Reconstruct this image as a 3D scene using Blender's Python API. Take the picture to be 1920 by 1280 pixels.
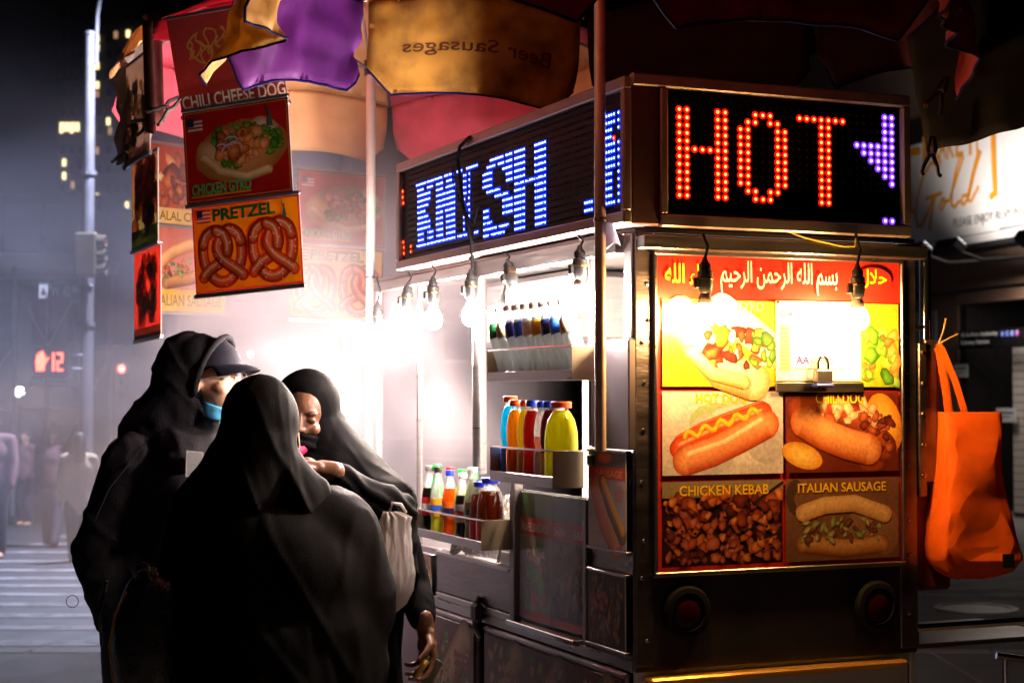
import bpy, bmesh, math, random
from mathutils import Vector, Matrix, Euler, noise
from mathutils.geometry import tessellate_polygon

for _o in list(bpy.data.objects):
    bpy.data.objects.remove(_o)
SC = bpy.context.scene
COL = SC.collection
RND = random.Random(7)
R = math.radians

# ------------------------------------------------------------------ camera
F = 3100.0
PITCH = math.atan(98 / F)
EYE = Vector((0, 0, 1.6))
cam = bpy.data.cameras.new('camera')
cam.sensor_width = 36.0
cam.sensor_fit = 'HORIZONTAL'
cam.lens = F / 1920 * 36
cam.clip_start, cam.clip_end = 0.05, 2000
cam.dof.use_dof = True
cam.dof.focus_distance = 4.75
cam.dof.aperture_fstop = 5.0
cam_o = bpy.data.objects.new('camera', cam)
COL.objects.link(cam_o)
cam_o.location = EYE
cam_o.rotation_euler = (math.pi / 2 + PITCH, 0, 0)
SC.camera = cam_o

# ------------------------------------------------------------------ night sky, moon, exposure
W = bpy.data.worlds.new('World')
SC.world = W
W.use_nodes = True
nt = W.node_tree
nt.nodes.clear()
sky = nt.nodes.new('ShaderNodeTexSky')
sky.sky_type = 'NISHITA'
sky.sun_disc = False
sky.sun_elevation = R(-4)
sky.sun_rotation = R(200)
bg = nt.nodes.new('ShaderNodeBackground')
bg.inputs['Strength'].default_value = 0.05
wo = nt.nodes.new('ShaderNodeOutputWorld')
nt.links.new(sky.outputs[0], bg.inputs[0])
nt.links.new(bg.outputs[0], wo.inputs[0])
moon = bpy.data.lights.new('moonlight', 'SUN')
moon.energy = 0.008
moon.angle = R(0.5)
moon.color = (0.8, 0.87, 1.0)
moon_o = bpy.data.objects.new('moonlight', moon)
COL.objects.link(moon_o)
moon_o.rotation_euler = (R(40), R(-20), 0)
moon_o.location = (0, 0, 30)
SC.view_settings.view_transform = 'Standard'
SC.view_settings.look = 'None'
SC.view_settings.exposure = 0.0
SC.view_settings.gamma = 1.0
SC.cycles.use_denoising = True
SC.cycles.max_bounces = 7
SC.cycles.diffuse_bounces = 3
SC.cycles.glossy_bounces = 3
SC.cycles.transmission_bounces = 5
SC.cycles.volume_bounces = 1
SC.cycles.transparent_max_bounces = 12
SC.cycles.sample_clamp_indirect = 4.0
SC.cycles.caustics_reflective = False
SC.cycles.caustics_refractive = False

# ------------------------------------------------------------------ frames: picture measurements laid onto real planes
def ray(u, v):
    a, b = (u - 960) / F, (640 - v) / F
    return Vector((a, math.cos(PITCH) - b * math.sin(PITCH), math.sin(PITCH) + b * math.cos(PITCH)))

def atD(u, v, d):
    r = ray(u, v)
    return EYE + r * (d / r.y)

class Frame:
    def __init__(s, o, ang):
        s.M = Matrix.Translation(Vector(o)) @ Matrix.Rotation(ang, 4, 'Z')
        s.I = s.M.inverted()
        s.ang = ang
    def w(s, x, y, z=0.0):
        return s.M @ Vector((x, y, z))
    def _on(s, u, v, k, c):
        o = s.I @ EYE
        d = s.I.to_3x3() @ ray(u, v)
        return o + d * ((c - o[k]) / d[k])
    def onX(s, u, v, c=0.0):
        return s._on(u, v, 0, c)
    def onY(s, u, v, c=0.0):
        return s._on(u, v, 1, c)

TH = math.atan2(.392, .92)
CART = Frame((0.334, 4.5, 0), TH)          # origin: the cart's near corner; X along the front, Y along the serving side

# ------------------------------------------------------------------ materials
def lin(c):
    if isinstance(c, str):
        c = c.lstrip('#')
        c = tuple(int(c[i:i + 2], 16) / 255 for i in (0, 2, 4))
    return tuple((x / 12.92 if x <= .04045 else ((x + .055) / 1.055) ** 2.4) for x in c[:3])

MATS = {}
def mat(name, col=(.5, .5, .5), rough=.5, metal=0.0, noise_s=0, noise_a=.25, bump=0, bump_s=60, spec=.5, emit=None, es=0, coat=0, stretch=None, trans=0, sheen=0, alpha=1):
    if name in MATS:
        return MATS[name]
    m = bpy.data.materials.new(name)
    m.use_nodes = True
    n = m.node_tree.nodes
    l = m.node_tree.links
    p = n['Principled BSDF']
    p.inputs['Base Color'].default_value = (*col, 1)
    p.inputs['Roughness'].default_value = rough
    p.inputs['Metallic'].default_value = metal
    p.inputs['Specular IOR Level'].default_value = spec
    p.inputs['Coat Weight'].default_value = coat
    p.inputs['Transmission Weight'].default_value = trans
    p.inputs['Sheen Weight'].default_value = sheen
    p.inputs['Alpha'].default_value = alpha
    if emit:
        p.inputs['Emission Color'].default_value = (*emit, 1)
        p.inputs['Emission Strength'].default_value = es
    if noise_s or bump:
        tc = n.new('ShaderNodeTexCoord')
        mp = n.new('ShaderNodeMapping')
        if stretch:
            mp.inputs['Scale'].default_value = stretch
        l.new(tc.outputs['Object'], mp.inputs[0])
    if noise_s:
        t = n.new('ShaderNodeTexNoise')
        t.inputs['Scale'].default_value = noise_s
        t.inputs['Detail'].default_value = 5
        l.new(mp.outputs[0], t.inputs[0])
        mx = n.new('ShaderNodeMix')
        mx.data_type = 'RGBA'
        mx.inputs[6].default_value = (*[c * (1 - noise_a) for c in col], 1)
        mx.inputs[7].default_value = (*[min(1, c * (1 + noise_a)) for c in col], 1)
        l.new(t.outputs[0], mx.inputs[0])
        l.new(mx.outputs[2], p.inputs['Base Color'])
        rr = n.new('ShaderNodeMapRange')
        rr.inputs[3].default_value = max(.04, rough * .7)
        rr.inputs[4].default_value = min(1, rough * 1.35)
        l.new(t.outputs[0], rr.inputs[0])
        l.new(rr.outputs[0], p.inputs['Roughness'])
    if bump:
        t2 = n.new('ShaderNodeTexNoise')
        t2.inputs['Scale'].default_value = bump_s
        t2.inputs['Detail'].default_value = 4
        l.new(mp.outputs[0], t2.inputs[0])
        b = n.new('ShaderNodeBump')
        b.inputs['Strength'].default_value = bump
        b.inputs['Distance'].default_value = .01
        l.new(t2.outputs[0], b.inputs['Height'])
        l.new(b.outputs[0], p.inputs['Normal'])
    MATS[name] = m
    return m

def emat(name, col, s, lamp=False):
    if name in MATS:
        return MATS[name]
    m = bpy.data.materials.new(name)
    m.use_nodes = True
    n = m.node_tree.nodes
    n.clear()
    e = n.new('ShaderNodeEmission')
    e.inputs[0].default_value = (*col, 1)
    e.inputs[1].default_value = s
    o = n.new('ShaderNodeOutputMaterial')
    m.node_tree.links.new(e.outputs[0], o.inputs[0])
    if not lamp:
        m.cycles.emission_sampling = 'NONE'
    MATS[name] = m
    return m

def cloth(name, col, tl=.45, noise_s=8, noise_a=.35, rough=.8, attr=False, dirt=None):
    """thin cloth or vinyl that lets some light through"""
    if name in MATS:
        return MATS[name]
    m = bpy.data.materials.new(name)
    m.use_nodes = True
    n = m.node_tree.nodes
    l = m.node_tree.links
    p = n['Principled BSDF']
    p.inputs['Roughness'].default_value = rough
    p.inputs['Specular IOR Level'].default_value = .25
    tc = n.new('ShaderNodeTexCoord')
    t = n.new('ShaderNodeTexNoise')
    t.inputs['Scale'].default_value = noise_s
    t.inputs['Detail'].default_value = 6
    l.new(tc.outputs['Object'], t.inputs[0])
    mx = n.new('ShaderNodeMix')
    mx.data_type = 'RGBA'
    d = dirt or [c * (1 - noise_a) for c in col]
    mx.inputs[6].default_value = (*d, 1)
    mx.inputs[7].default_value = (*col, 1)
    rp = n.new('ShaderNodeMapRange')
    rp.inputs[1].default_value = .32
    rp.inputs[2].default_value = .62
    l.new(t.outputs[0], rp.inputs[0])
    l.new(rp.outputs[0], mx.inputs[0])
    src = mx.outputs[2]
    if attr:
        a = n.new('ShaderNodeVertexColor')
        a.layer_name = 'Col'
        m2 = n.new('ShaderNodeMix')
        m2.data_type = 'RGBA'
        m2.blend_type = 'MULTIPLY'
        m2.inputs[0].default_value = 1
        l.new(a.outputs[0], m2.inputs[6])
        l.new(mx.outputs[2], m2.inputs[7])
        src = m2.outputs[2]
    l.new(src, p.inputs['Base Color'])
    tr = n.new('ShaderNodeBsdfTranslucent')
    l.new(src, tr.inputs[0])
    ms = n.new('ShaderNodeMixShader')
    ms.inputs[0].default_value = tl
    l.new(p.outputs[0], ms.inputs[1])
    l.new(tr.outputs[0], ms.inputs[2])
    l.new(ms.outputs[0], n['Material Output'].inputs[0])
    b = n.new('ShaderNodeBump')
    b.inputs['Strength'].default_value = .25
    b.inputs['Distance'].default_value = .004
    t3 = n.new('ShaderNodeTexNoise')
    t3.inputs['Scale'].default_value = 45
    l.new(tc.outputs['Object'], t3.inputs[0])
    l.new(t3.outputs[0], b.inputs['Height'])
    l.new(b.outputs[0], p.inputs['Normal'])
    MATS[name] = m
    return m

def print_mat(name, rough, coat, tl=0):
    """flat print: ink colour per point, slightly worn and smudged"""
    if name in MATS:
        return MATS[name]
    if tl:
        return cloth(name, (1, 1, 1), tl, 14, .22, rough, attr=True)
    m = bpy.data.materials.new(name)
    m.use_nodes = True
    n = m.node_tree.nodes
    l = m.node_tree.links
    p = n['Principled BSDF']
    a = n.new('ShaderNodeVertexColor')
    a.layer_name = 'Col'
    tc = n.new('ShaderNodeTexCoord')
    t = n.new('ShaderNodeTexNoise')
    t.inputs['Scale'].default_value = 9
    t.inputs['Detail'].default_value = 8
    l.new(tc.outputs['Object'], t.inputs[0])
    mr = n.new('ShaderNodeMapRange')
    mr.inputs[3].default_value = .72
    mr.inputs[4].default_value = 1.12
    l.new(t.outputs[0], mr.inputs[0])
    mx = n.new('ShaderNodeMix')
    mx.data_type = 'RGBA'
    mx.blend_type = 'MULTIPLY'
    mx.inputs[0].default_value = 1
    l.new(a.outputs[0], mx.inputs[6])
    l.new(mr.outputs[0], mx.inputs[7])
    # grain of a photographic print
    tg = n.new('ShaderNodeTexNoise')
    tg.inputs['Scale'].default_value = 110
    tg.inputs['Detail'].default_value = 6
    tg.inputs['Roughness'].default_value = .7
    l.new(tc.outputs['Object'], tg.inputs[0])
    mg = n.new('ShaderNodeMapRange')
    mg.inputs[1].default_value = .3
    mg.inputs[2].default_value = .7
    mg.inputs[3].default_value = .7
    mg.inputs[4].default_value = 1.22
    l.new(tg.outputs[0], mg.inputs[0])
    mx2 = n.new('ShaderNodeMix')
    mx2.data_type = 'RGBA'
    mx2.blend_type = 'MULTIPLY'
    mx2.inputs[0].default_value = 1
    l.new(mx.outputs[2], mx2.inputs[6])
    l.new(mg.outputs[0], mx2.inputs[7])
    l.new(mx2.outputs[2], p.inputs['Base Color'])
    r2 = n.new('ShaderNodeMapRange')
    r2.inputs[3].default_value = rough * .6
    r2.inputs[4].default_value = rough * 1.5
    l.new(t.outputs[0], r2.inputs[0])
    l.new(r2.outputs[0], p.inputs['Roughness'])
    p.inputs['Coat Weight'].default_value = coat
    p.inputs['Coat Roughness'].default_value = .12
    MATS[name] = m
    return m

STEEL = mat('stainless steel', (.40, .37, .37), .30, 1.0, 6, .22, .12, 90, stretch=(1, 1, 14))
STEEL_DULL = mat('dull steel', (.24, .21, .22), .42, 1.0, 5, .35, .15, 40)
STEEL_WALL = mat('scuffed steel sheet', (.24, .21, .23), .36, 1.0, 4, .45, .2, 12, stretch=(1, 1, 5))
CHROME = mat('chrome', (.75, .74, .74), .12, 1.0, 20, .12)
BLACK_PL = mat('black plastic', (.012, .012, .013), .38, 0, 30, .3)
BLACK_RUB = mat('black rubber', (.006, .006, .006), .75, spec=.12)
DARK = mat('dark paint', (.02, .018, .018), .5, 0, 8, .3)
WHITE_PAINT = mat('white paint', (.72, .71, .69), .45, 0, 10, .12)
BRASS = mat('brass', (.7, .48, .2), .25, 1.0)
PRINT = print_mat('printed board', .38, .35)
PRINT_V = print_mat('printed vinyl', .45, 0, .74)
PRINT_DULL = print_mat('faded print under plastic', .55, .3)

# ------------------------------------------------------------------ mesh builder
class MB:
    def __init__(s):
        s.v, s.f, s.m, s.c = [], [], [], []
    def add(s, vs, fs, mi=0, col=(1, 1, 1)):
        o = len(s.v)
        s.v += [tuple(x) for x in vs]
        s.f += [tuple(i + o for i in f) for f in fs]
        s.m += [mi] * len(fs)
        s.c += [col] * len(vs)
        return s
    def box(s, x0, x1, y0, y1, z0, z1, mi=0, M=None):
        vs = [Vector((x, y, z)) for z in (z0, z1) for y in (y0, y1) for x in (x0, x1)]
        if M is not None:
            vs = [M @ q for q in vs]
        return s.add(vs, [(0, 2, 3, 1), (4, 5, 7, 6), (0, 1, 5, 4), (2, 6, 7, 3), (0, 4, 6, 2), (1, 3, 7, 5)], mi)
    def bbox(s, x0, x1, y0, y1, z0, z1, b=.003, mi=0, M=None):
        """box with chamfered edges"""
        bm = bmesh.new()
        bmesh.ops.create_cube(bm, size=1)
        for q in bm.verts:
            q.co = Vector(((x0 + x1) / 2 + q.co.x * (x1 - x0), (y0 + y1) / 2 + q.co.y * (y1 - y0), (z0 + z1) / 2 + q.co.z * (z1 - z0)))
        b = min(b, .45 * min(abs(x1 - x0), abs(y1 - y0), abs(z1 - z0)))
        bmesh.ops.bevel(bm, geom=bm.edges[:], offset=b, segments=1, affect='EDGES')
        s.bm(bm, mi, M)
        return s
    def bm(s, bm, mi=0, M=None):
        bm.verts.index_update()
        vs = [(M @ q.co) if M is not None else q.co.copy() for q in bm.verts]
        s.add(vs, [tuple(q.index for q in f.verts) for f in bm.faces], mi)
        bm.free()
        return s
    def tube(s, pts, r, n=10, mi=0, caps=True, closed=False):
        pts = [Vector(p) for p in pts]
        k = len(pts)
        rs = r if isinstance(r, (list, tuple)) else [r] * k
        vs, fs = [], []
        up = Vector((0, 0, 1))
        prev = None
        for i, p in enumerate(pts):
            a = pts[(i - 1) % k] if (i > 0 or closed) else p
            b = pts[(i + 1) % k] if (i < k - 1 or closed) else p
            t = (b - a).normalized()
            if prev is None:
                q = up if abs(t.z) < .9 else Vector((1, 0, 0))
                x = t.cross(q).normalized()
            else:
                x = (prev - t * prev.dot(t)).normalized()
            prev = x
            y = t.cross(x)
            for j in range(n):
                g = 2 * math.pi * j / n
                vs.append(p + (x * math.cos(g) + y * math.sin(g)) * rs[i])
        for i in range(k if closed else k - 1):
            for j in range(n):
                i2 = (i + 1) % k
                fs.append((i * n + j, i * n + (j + 1) % n, i2 * n + (j + 1) % n, i2 * n + j))
        if caps and not closed:
            fs.append(tuple(range(n - 1, -1, -1)))
            fs.append(tuple((k - 1) * n + j for j in range(n)))
        return s.add(vs, fs, mi)
    def lathe(s, prof, n=18, mi=0, M=None, close=True):
        """prof: list of (r, z)"""
        vs, fs = [], []
        for r, z in prof:
            for j in range(n):
                g = 2 * math.pi * j / n
                q = Vector((r * math.cos(g), r * math.sin(g), z))
                vs.append(M @ q if M is not None else q)
        for i in range(len(prof) - 1):
            for j in range(n):
                fs.append((i * n + j, i * n + (j + 1) % n, (i + 1) * n + (j + 1) % n, (i + 1) * n + j))
        if close:
            fs.append(tuple(range(n - 1, -1, -1)))
            fs.append(tuple((len(prof) - 1) * n + j for j in range(n)))
        return s.add(vs, fs, mi)
    def grid(s, fn, nu, nv, mi=0, th=0.0):
        """fn(a,b)->point; th gives the sheet a thickness"""
        P = [[Vector(fn(i / nu, j / nv)) for i in range(nu + 1)] for j in range(nv + 1)]
        vs = [p for r_ in P for p in r_]
        w = nu + 1
        fs = [(j * w + i, j * w + i + 1, (j + 1) * w + i + 1, (j + 1) * w + i) for j in range(nv) for i in range(nu)]
        if not th:
            return s.add(vs, fs, mi)
        off = len(vs)
        back = []
        for j in range(nv + 1):
            for i in range(nu + 1):
                a = P[j][min(i + 1, nu)] - P[j][max(i - 1, 0)]
                b = P[min(j + 1, nv)][i] - P[max(j - 1, 0)][i]
                nn = a.cross(b)
                nn = nn.normalized() if nn.length > 1e-9 else Vector((0, 0, 1))
                back.append(P[j][i] - nn * th)
        fs2 = [tuple(off + q for q in reversed(f)) for f in fs]
        rim = [(0, i) for i in range(nu)] + [(j, nu) for j in range(nv)] + [(nv, nu - i) for i in range(nu)] + [(nv - j, 0) for j in range(nv)]
        ids = [j * w + i for j, i in rim]
        sd = [(ids[(q + 1) % len(ids)], ids[q], off + ids[q], off + ids[(q + 1) % len(ids)]) for q in range(len(ids))]
        return s.add(vs + back, fs + fs2 + sd, mi)
    def build(s, name, mats, parent=None, smooth=False, loc=None, rot=None, kind=None, label=None):
        me = bpy.data.meshes.new(name)
        me.from_pydata(s.v, [], s.f)
        if not isinstance(mats, (list, tuple)):
            mats = [mats]
        for q in mats:
            me.materials.append(q)
        me.polygons.foreach_set('material_index', s.m)
        if smooth:
            me.polygons.foreach_set('use_smooth', [True] * len(me.polygons))
            if smooth != 'all':
                me.set_sharp_from_angle(angle=R(40))
        if any(c != (1, 1, 1) for c in s.c):
            at = me.color_attributes.new('Col', 'FLOAT_COLOR', 'POINT')
            at.data.foreach_set('color', [x for c in s.c for x in (*c, 1)])
        me.update()
        return link(name, me, parent, loc, rot, kind, label)

def link(name, me, parent=None, loc=None, rot=None, kind=None, label=None):
    o = bpy.data.objects.new(name, me)
    COL.objects.link(o)
    if parent is not None:
        o.parent = parent
    if loc is not None:
        o.location = loc
    if rot is not None:
        o.rotation_euler = rot
    if kind:
        o['kind'] = kind
    if label:
        o['label'] = label
    return o

def tag(o, label, cat, group=None, kind=None):
    o['label'] = label
    o['category'] = cat
    if group:
        o['group'] = group
    if kind:
        o['kind'] = kind
    return o

def thing(name, label, cat, loc=(0, 0, 0), rz=0.0, group=None, rot=None):
    o = bpy.data.objects.new(name, None)
    COL.objects.link(o)
    o.location = loc
    o.rotation_euler = rot if rot else (0, 0, rz)
    o.empty_display_size = .1
    return tag(o, label, cat, group)

def cthing(name, label, cat, x, y, z, rz=0.0, group=None, rot=None):
    """a thing placed in the cart's axes"""
    return thing(name, label, cat, CART.w(x, y, z), TH + rz, group, rot)

def struct(o):
    o['kind'] = 'structure'
    return o

# ------------------------------------------------------------------ lettering and flat print
_TXT = {}
def text_mesh(body, bold=0.0, shear=0.0):
    k = (body, bold, shear)
    if k not in _TXT:
        c = bpy.data.curves.new('lettering', 'FONT')
        c.body = body
        c.offset = bold
        c.shear = shear
        c.resolution_u = 3
        o = bpy.data.objects.new('lettering', c)
        COL.objects.link(o)
        dg = bpy.context.evaluated_depsgraph_get()
        me = bpy.data.meshes.new_from_object(o.evaluated_get(dg))
        vs = [v.co.copy() for v in me.vertices]
        fs = [tuple(p.vertices) for p in me.polygons]
        bpy.data.objects.remove(o)
        bpy.data.curves.remove(c)
        bpy.data.meshes.remove(me)
        x0 = min(v.x for v in vs); x1 = max(v.x for v in vs)
        y0 = min(v.y for v in vs); y1 = max(v.y for v in vs)
        _TXT[k] = ([((v.x - x0) / (x1 - x0), (v.y - y0) / (y1 - y0)) for v in vs], fs, (x1 - x0) / (y1 - y0))
    return _TXT[k]

class Art:
    """flat print in metres: x right, y up; each layer lies a hair above the one below. Board faces -Y."""
    def __init__(s, w, h, bg=None, step=.00003):
        s.w, s.h, s.z, s.step = w, h, 0.0, step
        s.mb = MB()
        if bg:
            s.rect(0, 0, w, h, bg)
    def _put(s, pts, fs, cols):
        s.z += s.step
        o = len(s.mb.v)
        s.mb.v += [(p[0], -s.z, p[1]) for p in pts]
        s.mb.f += [tuple(i + o for i in f) for f in fs]
        s.mb.m += [0] * len(fs)
        s.mb.c += cols
    def rect(s, x, y, w, h, c, c2=None):
        a, b = lin(c), lin(c2 or c)
        s._put([(x, y), (x + w, y), (x + w, y + h), (x, y + h)], [(0, 1, 2, 3)], [b, b, a, a])
    def frame(s, x, y, w, h, t, c):
        for q in ((x, y, w, t), (x, y + h - t, w, t), (x, y + t, t, h - 2 * t), (x + w - t, y + t, t, h - 2 * t)):
            s.rect(*q, c)
    def poly(s, pts, c):
        tri = tessellate_polygon([[Vector((p[0], p[1], 0)) for p in pts]])
        fs = []
        for t in tri:
            a, b, d = (Vector(pts[i]) for i in t)
            cr = (b - a).x * (d - a).y - (b - a).y * (d - a).x
            fs.append(tuple(t) if cr > 0 else tuple(reversed(t)))
        s._put(pts, fs, [lin(c)] * len(pts))
    def ell(s, cx, cy, rx, ry, c, cc=None, rot=0, n=22, jit=0, off=(0, 0), clip=True):
        """ellipse with an edge and a centre tone (off shifts the highlight)"""
        a0, a1 = lin(c), lin(cc or c)
        cr, sr = math.cos(R(rot)), math.sin(R(rot))
        pts, cols = [], []
        def T(x, y):
            X, Y = cx + x * cr - y * sr, cy + x * sr + y * cr
            return (min(max(X, 0), s.w), min(max(Y, 0), s.h)) if clip else (X, Y)
        pts.append(T(off[0] * rx, off[1] * ry)); cols.append(a1)
        jj = [1 + RND.uniform(-jit, jit) for _ in range(n)]
        am = tuple((p * .45 + q * .55) for p, q in zip(a0, a1))
        for k, (fr, cl) in enumerate(((.6, am), (1, a0))):
            for j in range(n):
                g = 2 * math.pi * j / n
                x, y = math.cos(g) * rx * jj[j], math.sin(g) * ry * jj[j]
                if fr < 1:
                    x, y = off[0] * rx * .5 + x * fr, off[1] * ry * .5 + y * fr
                pts.append(T(x, y)); cols.append(cl)
        fs = [(0, 1 + j, 1 + (j + 1) % n) for j in range(n)] + [(1 + j, 1 + n + j, 1 + n + (j + 1) % n, 1 + (j + 1) % n) for j in range(n)]
        s._put(pts, fs, cols)
    def stroke(s, pts, w, c, cc=None, closed=False, taper=False):
        """ribbon with round ends; cc tints its middle line"""
        a0, a1 = lin(c), lin(cc or c)
        k = len(pts)
        P, cols, fs = [], [], []
        for i, p in enumerate(pts):
            a = Vector(pts[(i - 1) % k] if (i or closed) else p)
            b = Vector(pts[(i + 1) % k] if (i < k - 1 or closed) else p)
            t = b - a
            t = t.normalized() if t.length else Vector((1, 0))
            nn = Vector((-t.y, t.x))
            ww = w / 2 * (1 if not taper else (.25 + .75 * math.sin(math.pi * (i + .5) / k)))
            p = Vector(p)
            mixc = lambda f: tuple(x * (1 - f) + y * f for x, y in zip(a0, a1))
            dk = a0 if not cc else tuple(x * .55 for x in a0)
            P += [tuple(p + nn * ww), tuple(p + nn * ww * .82), tuple(p + nn * ww * .42), tuple(p), tuple(p - nn * ww * .45), tuple(p - nn * ww * .8), tuple(p - nn * ww)]
            cols += [mixc(.15), mixc(.62), a1, mixc(.8), mixc(.42), a0, dk]
        for i in range(k if closed else k - 1):
            q = ((i + 1) % k) * 7
            fs += [(i * 7 + g, i * 7 + g + 1, q + g + 1, q + g) for g in range(6)]
        fs = [tuple(reversed(f)) if False else f for f in fs]
        if not closed and not taper:
            for p in (pts[0], pts[-1]):
                s.ell(p[0], p[1], w / 2, w / 2, c, cc, n=14, clip=False)
        s._put(P, fs, cols)
    def text(s, body, x, y, h, c, w=None, bold=.015, rot=0, outline=None, ow=.018, mirror=False, shear=0.0, align='L'):
        def put(bd, cl):
            vs, fs, asp = text_mesh(body, bd, shear)
            ww = w or h * asp
            x0 = x - (ww / 2 if align == 'C' else 0)
            cr, sr = math.cos(R(rot)), math.sin(R(rot))
            P = []
            for a, b in vs:
                if mirror:
                    a = 1 - a
                X, Y = a * ww, b * h
                P.append((x0 + X * cr - Y * sr, y + X * sr + Y * cr))
            s._put(P, fs, [lin(cl)] * len(P))
        if outline:
            put(bold + ow, outline)
        put(bold, c)
    def build(s, name, parent, m=None, loc=None, rot=None):
        return s.mb.build(name, m or PRINT, parent, loc=loc, rot=rot)

def ring_pts(cx, cy, rx, ry, a0, a1, n=16, rot=0):
    cr, sr = math.cos(R(rot)), math.sin(R(rot))
    out = []
    for i in range(n + 1):
        g = R(a0 + (a1 - a0) * i / n)
        x, y = math.cos(g) * rx, math.sin(g) * ry
        out.append((cx + x * cr - y * sr, cy + x * sr + y * cr))
    return out
# ================================================================== THE SETTING
ASPH = mat('asphalt', (.05, .05, .055), .62, 0, 3, .45, .5, 70)
CONC = mat('concrete', (.22, .21, .21), .8, 0, 2.5, .3, .35, 60)
CONC_D = mat('dark stone', (.12, .11, .12), .75, 0, 3, .3, .2, 30)
PAINT_RD = mat('worn road paint', (.36, .32, .33), .7, 0, 9, .3, .2, 60)
_n = PAINT_RD.node_tree.nodes; _l = PAINT_RD.node_tree.links
_p = _n['Principled BSDF']; _src = _p.inputs['Base Color'].links[0].from_socket
_w = _n.new('ShaderNodeTexNoise'); _w.inputs['Scale'].default_value = 5; _w.inputs['Detail'].default_value = 9; _w.inputs['Roughness'].default_value = .75
_tc = _n.new('ShaderNodeTexCoord'); _l.new(_tc.outputs['Object'], _w.inputs[0])
_r = _n.new('ShaderNodeMapRange'); _r.inputs[1].default_value = .40; _r.inputs[2].default_value = .56; _l.new(_w.outputs[0], _r.inputs[0])
_m = _n.new('ShaderNodeMix'); _m.data_type = 'RGBA'; _m.inputs[6].default_value = (.09, .085, .09, 1); _l.new(_src, _m.inputs[7]); _l.new(_r.outputs[0], _m.inputs[0]); _l.new(_m.outputs[2], _p.inputs['Base Color'])
KERB_S = mat('granite kerb', (.3, .29, .29), .7, 0, 20, .3, .2, 80)

def road_z(y):
    return -.13 - .036 * (min(max(y, 10.4), 26.0) - 10.4)

m = MB()
ys = [-30, 10.4, 14, 18, 22, 26, 40, 90, 900]
xs = [-600, -30, -8, 0, 8, 30, 600]
vs = [(x, y, road_z(y)) for y in ys for x in xs]
fs = [(j * 7 + i, j * 7 + i + 1, (j + 1) * 7 + i + 1, (j + 1) * 7 + i) for j in range(len(ys) - 1) for i in range(6)]
m.add(vs, fs)
road = struct(m.build('road', ASPH))
# pavement: slabs on a bed, granite kerb
bed = struct(MB().box(-14, 14, -6, 10.28, -.12, -.03).build('pavement', CONC_D))
slab = MB().bbox(-.742, .742, -.742, .742, -.029, 0, .006)
slab_me = None
for i in range(-6, 7):
    for j in range(1, 7):
        x, y = i * 1.5 + .35, 10.28 - .75 - (j - 1) * 1.5
        if slab_me is None:
            o = slab.build('paving_slab', CONC, bed); slab_me = o.data
        else:
            o = link('paving_slab', slab_me, bed)
        o.location = (x, y, RND.uniform(-.002, .002))
        o.rotation_euler = (0, 0, RND.choice((0, math.pi / 2, math.pi)))
kerb_me = None
kerb = struct(MB().box(-14, 14, 10.285, 10.44, -.2, -.02).build('kerb', CONC_D))
for i in range(-5, 6):
    mk = MB().bbox(-.995, .995, 10.283, 10.445, -.18, 0, .015)
    o = mk.build('kerb_stone', KERB_S, kerb) if kerb_me is None else link('kerb_stone', kerb_me, kerb)
    kerb_me = o.data
    o.location = (i * 2.0, 0, .001)

def on_road(u, v):
    r = ray(u, v)
    y = 12.0
    for _ in range(40):
        t = (road_z(y) - EYE.z) / r.z
        y = .5 * y + .5 * (r.y * t)
    return EYE + r * (y / r.y)

# zebra stripes of the crossing (parts of the road)
for k, v in enumerate((1006, 1020, 1035, 1052, 1069, 1084, 1098, 1114, 1133, 1154, 1177, 1206)):
    p = on_road(100, v)
    hw = .17
    y0, y1 = p.y - hw, p.y + hw
    x0, x1 = -7.5 + .35 * math.sin(k * 2.1), -1.2 + .2 * math.sin(k * 1.3)
    def edge(x, s_, k=k):
        return .018 * noise.noise(Vector((x * 3, k * 9.1, s_)))
    n = 24
    vs, fs = [], []
    for i in range(n + 1):
        x = x0 + (x1 - x0) * i / n
        for s_, y in ((0, y0), (1, y1)):
            yy = y + edge(x, s_)
            vs.append((x, yy, road_z(yy) + .005))
    fs = [(2 * i, 2 * i + 2, 2 * i + 3, 2 * i + 1) for i in range(n)]
    MB().add(vs, fs).build('crossing_stripe', PAINT_RD, road)
# lane lines on the right of the cart
for v, w_ in ((1106, .09), (1118, .09), (1068, .06)):
    p = on_road(1800, v)
    vs = [(x, p.y + s_ * w_ / 2 - (x - p.x) * .08, road_z(p.y) + .02) for x in (2.2, 9) for s_ in (-1, 1)]
    MB().add(vs, [(0, 2, 3, 1)]).build('lane_line', PAINT_RD, road)
p = on_road(1830, 1142)
MB().lathe([(.36, 0), (.36, .012), (.3, .014), (.3, .006), (.02, .008)], 24).build('manhole_cover', STEEL_DULL, road, loc=(p.x, p.y, road_z(p.y) + .004))

# ------------------------------------------------------------------ buildings
BR_DARK = mat('dark brick far', (.05, .045, .045), .85, 0, .8, .3)
FAC_GREY = mat('grey facade', (.13, .13, .14), .8, 0, .5, .25)
GLASS_D = mat('dark window glass', (.02, .022, .03), .12, 0)
WIN_LIT = emat('lit window', (1.0, .78, .36), 2.2)
WIN_DIM = emat('dim lit window', (1.0, .55, .28), .45)
FRAME_D = mat('window frame', (.1, .1, .1), .6)

def pane_obj(root, name, x0, x1, z0, z1, y, m_):
    f = MB().box(x0, x1, y - .05, y + .05, z0, z1).build(name, m_, root)
    MB().box(x0 - .06, x1 + .06, y - .12, y - .052, z0 - .12, z0 - .01).build('sill', FRAME_D, f)
    return f

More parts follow.
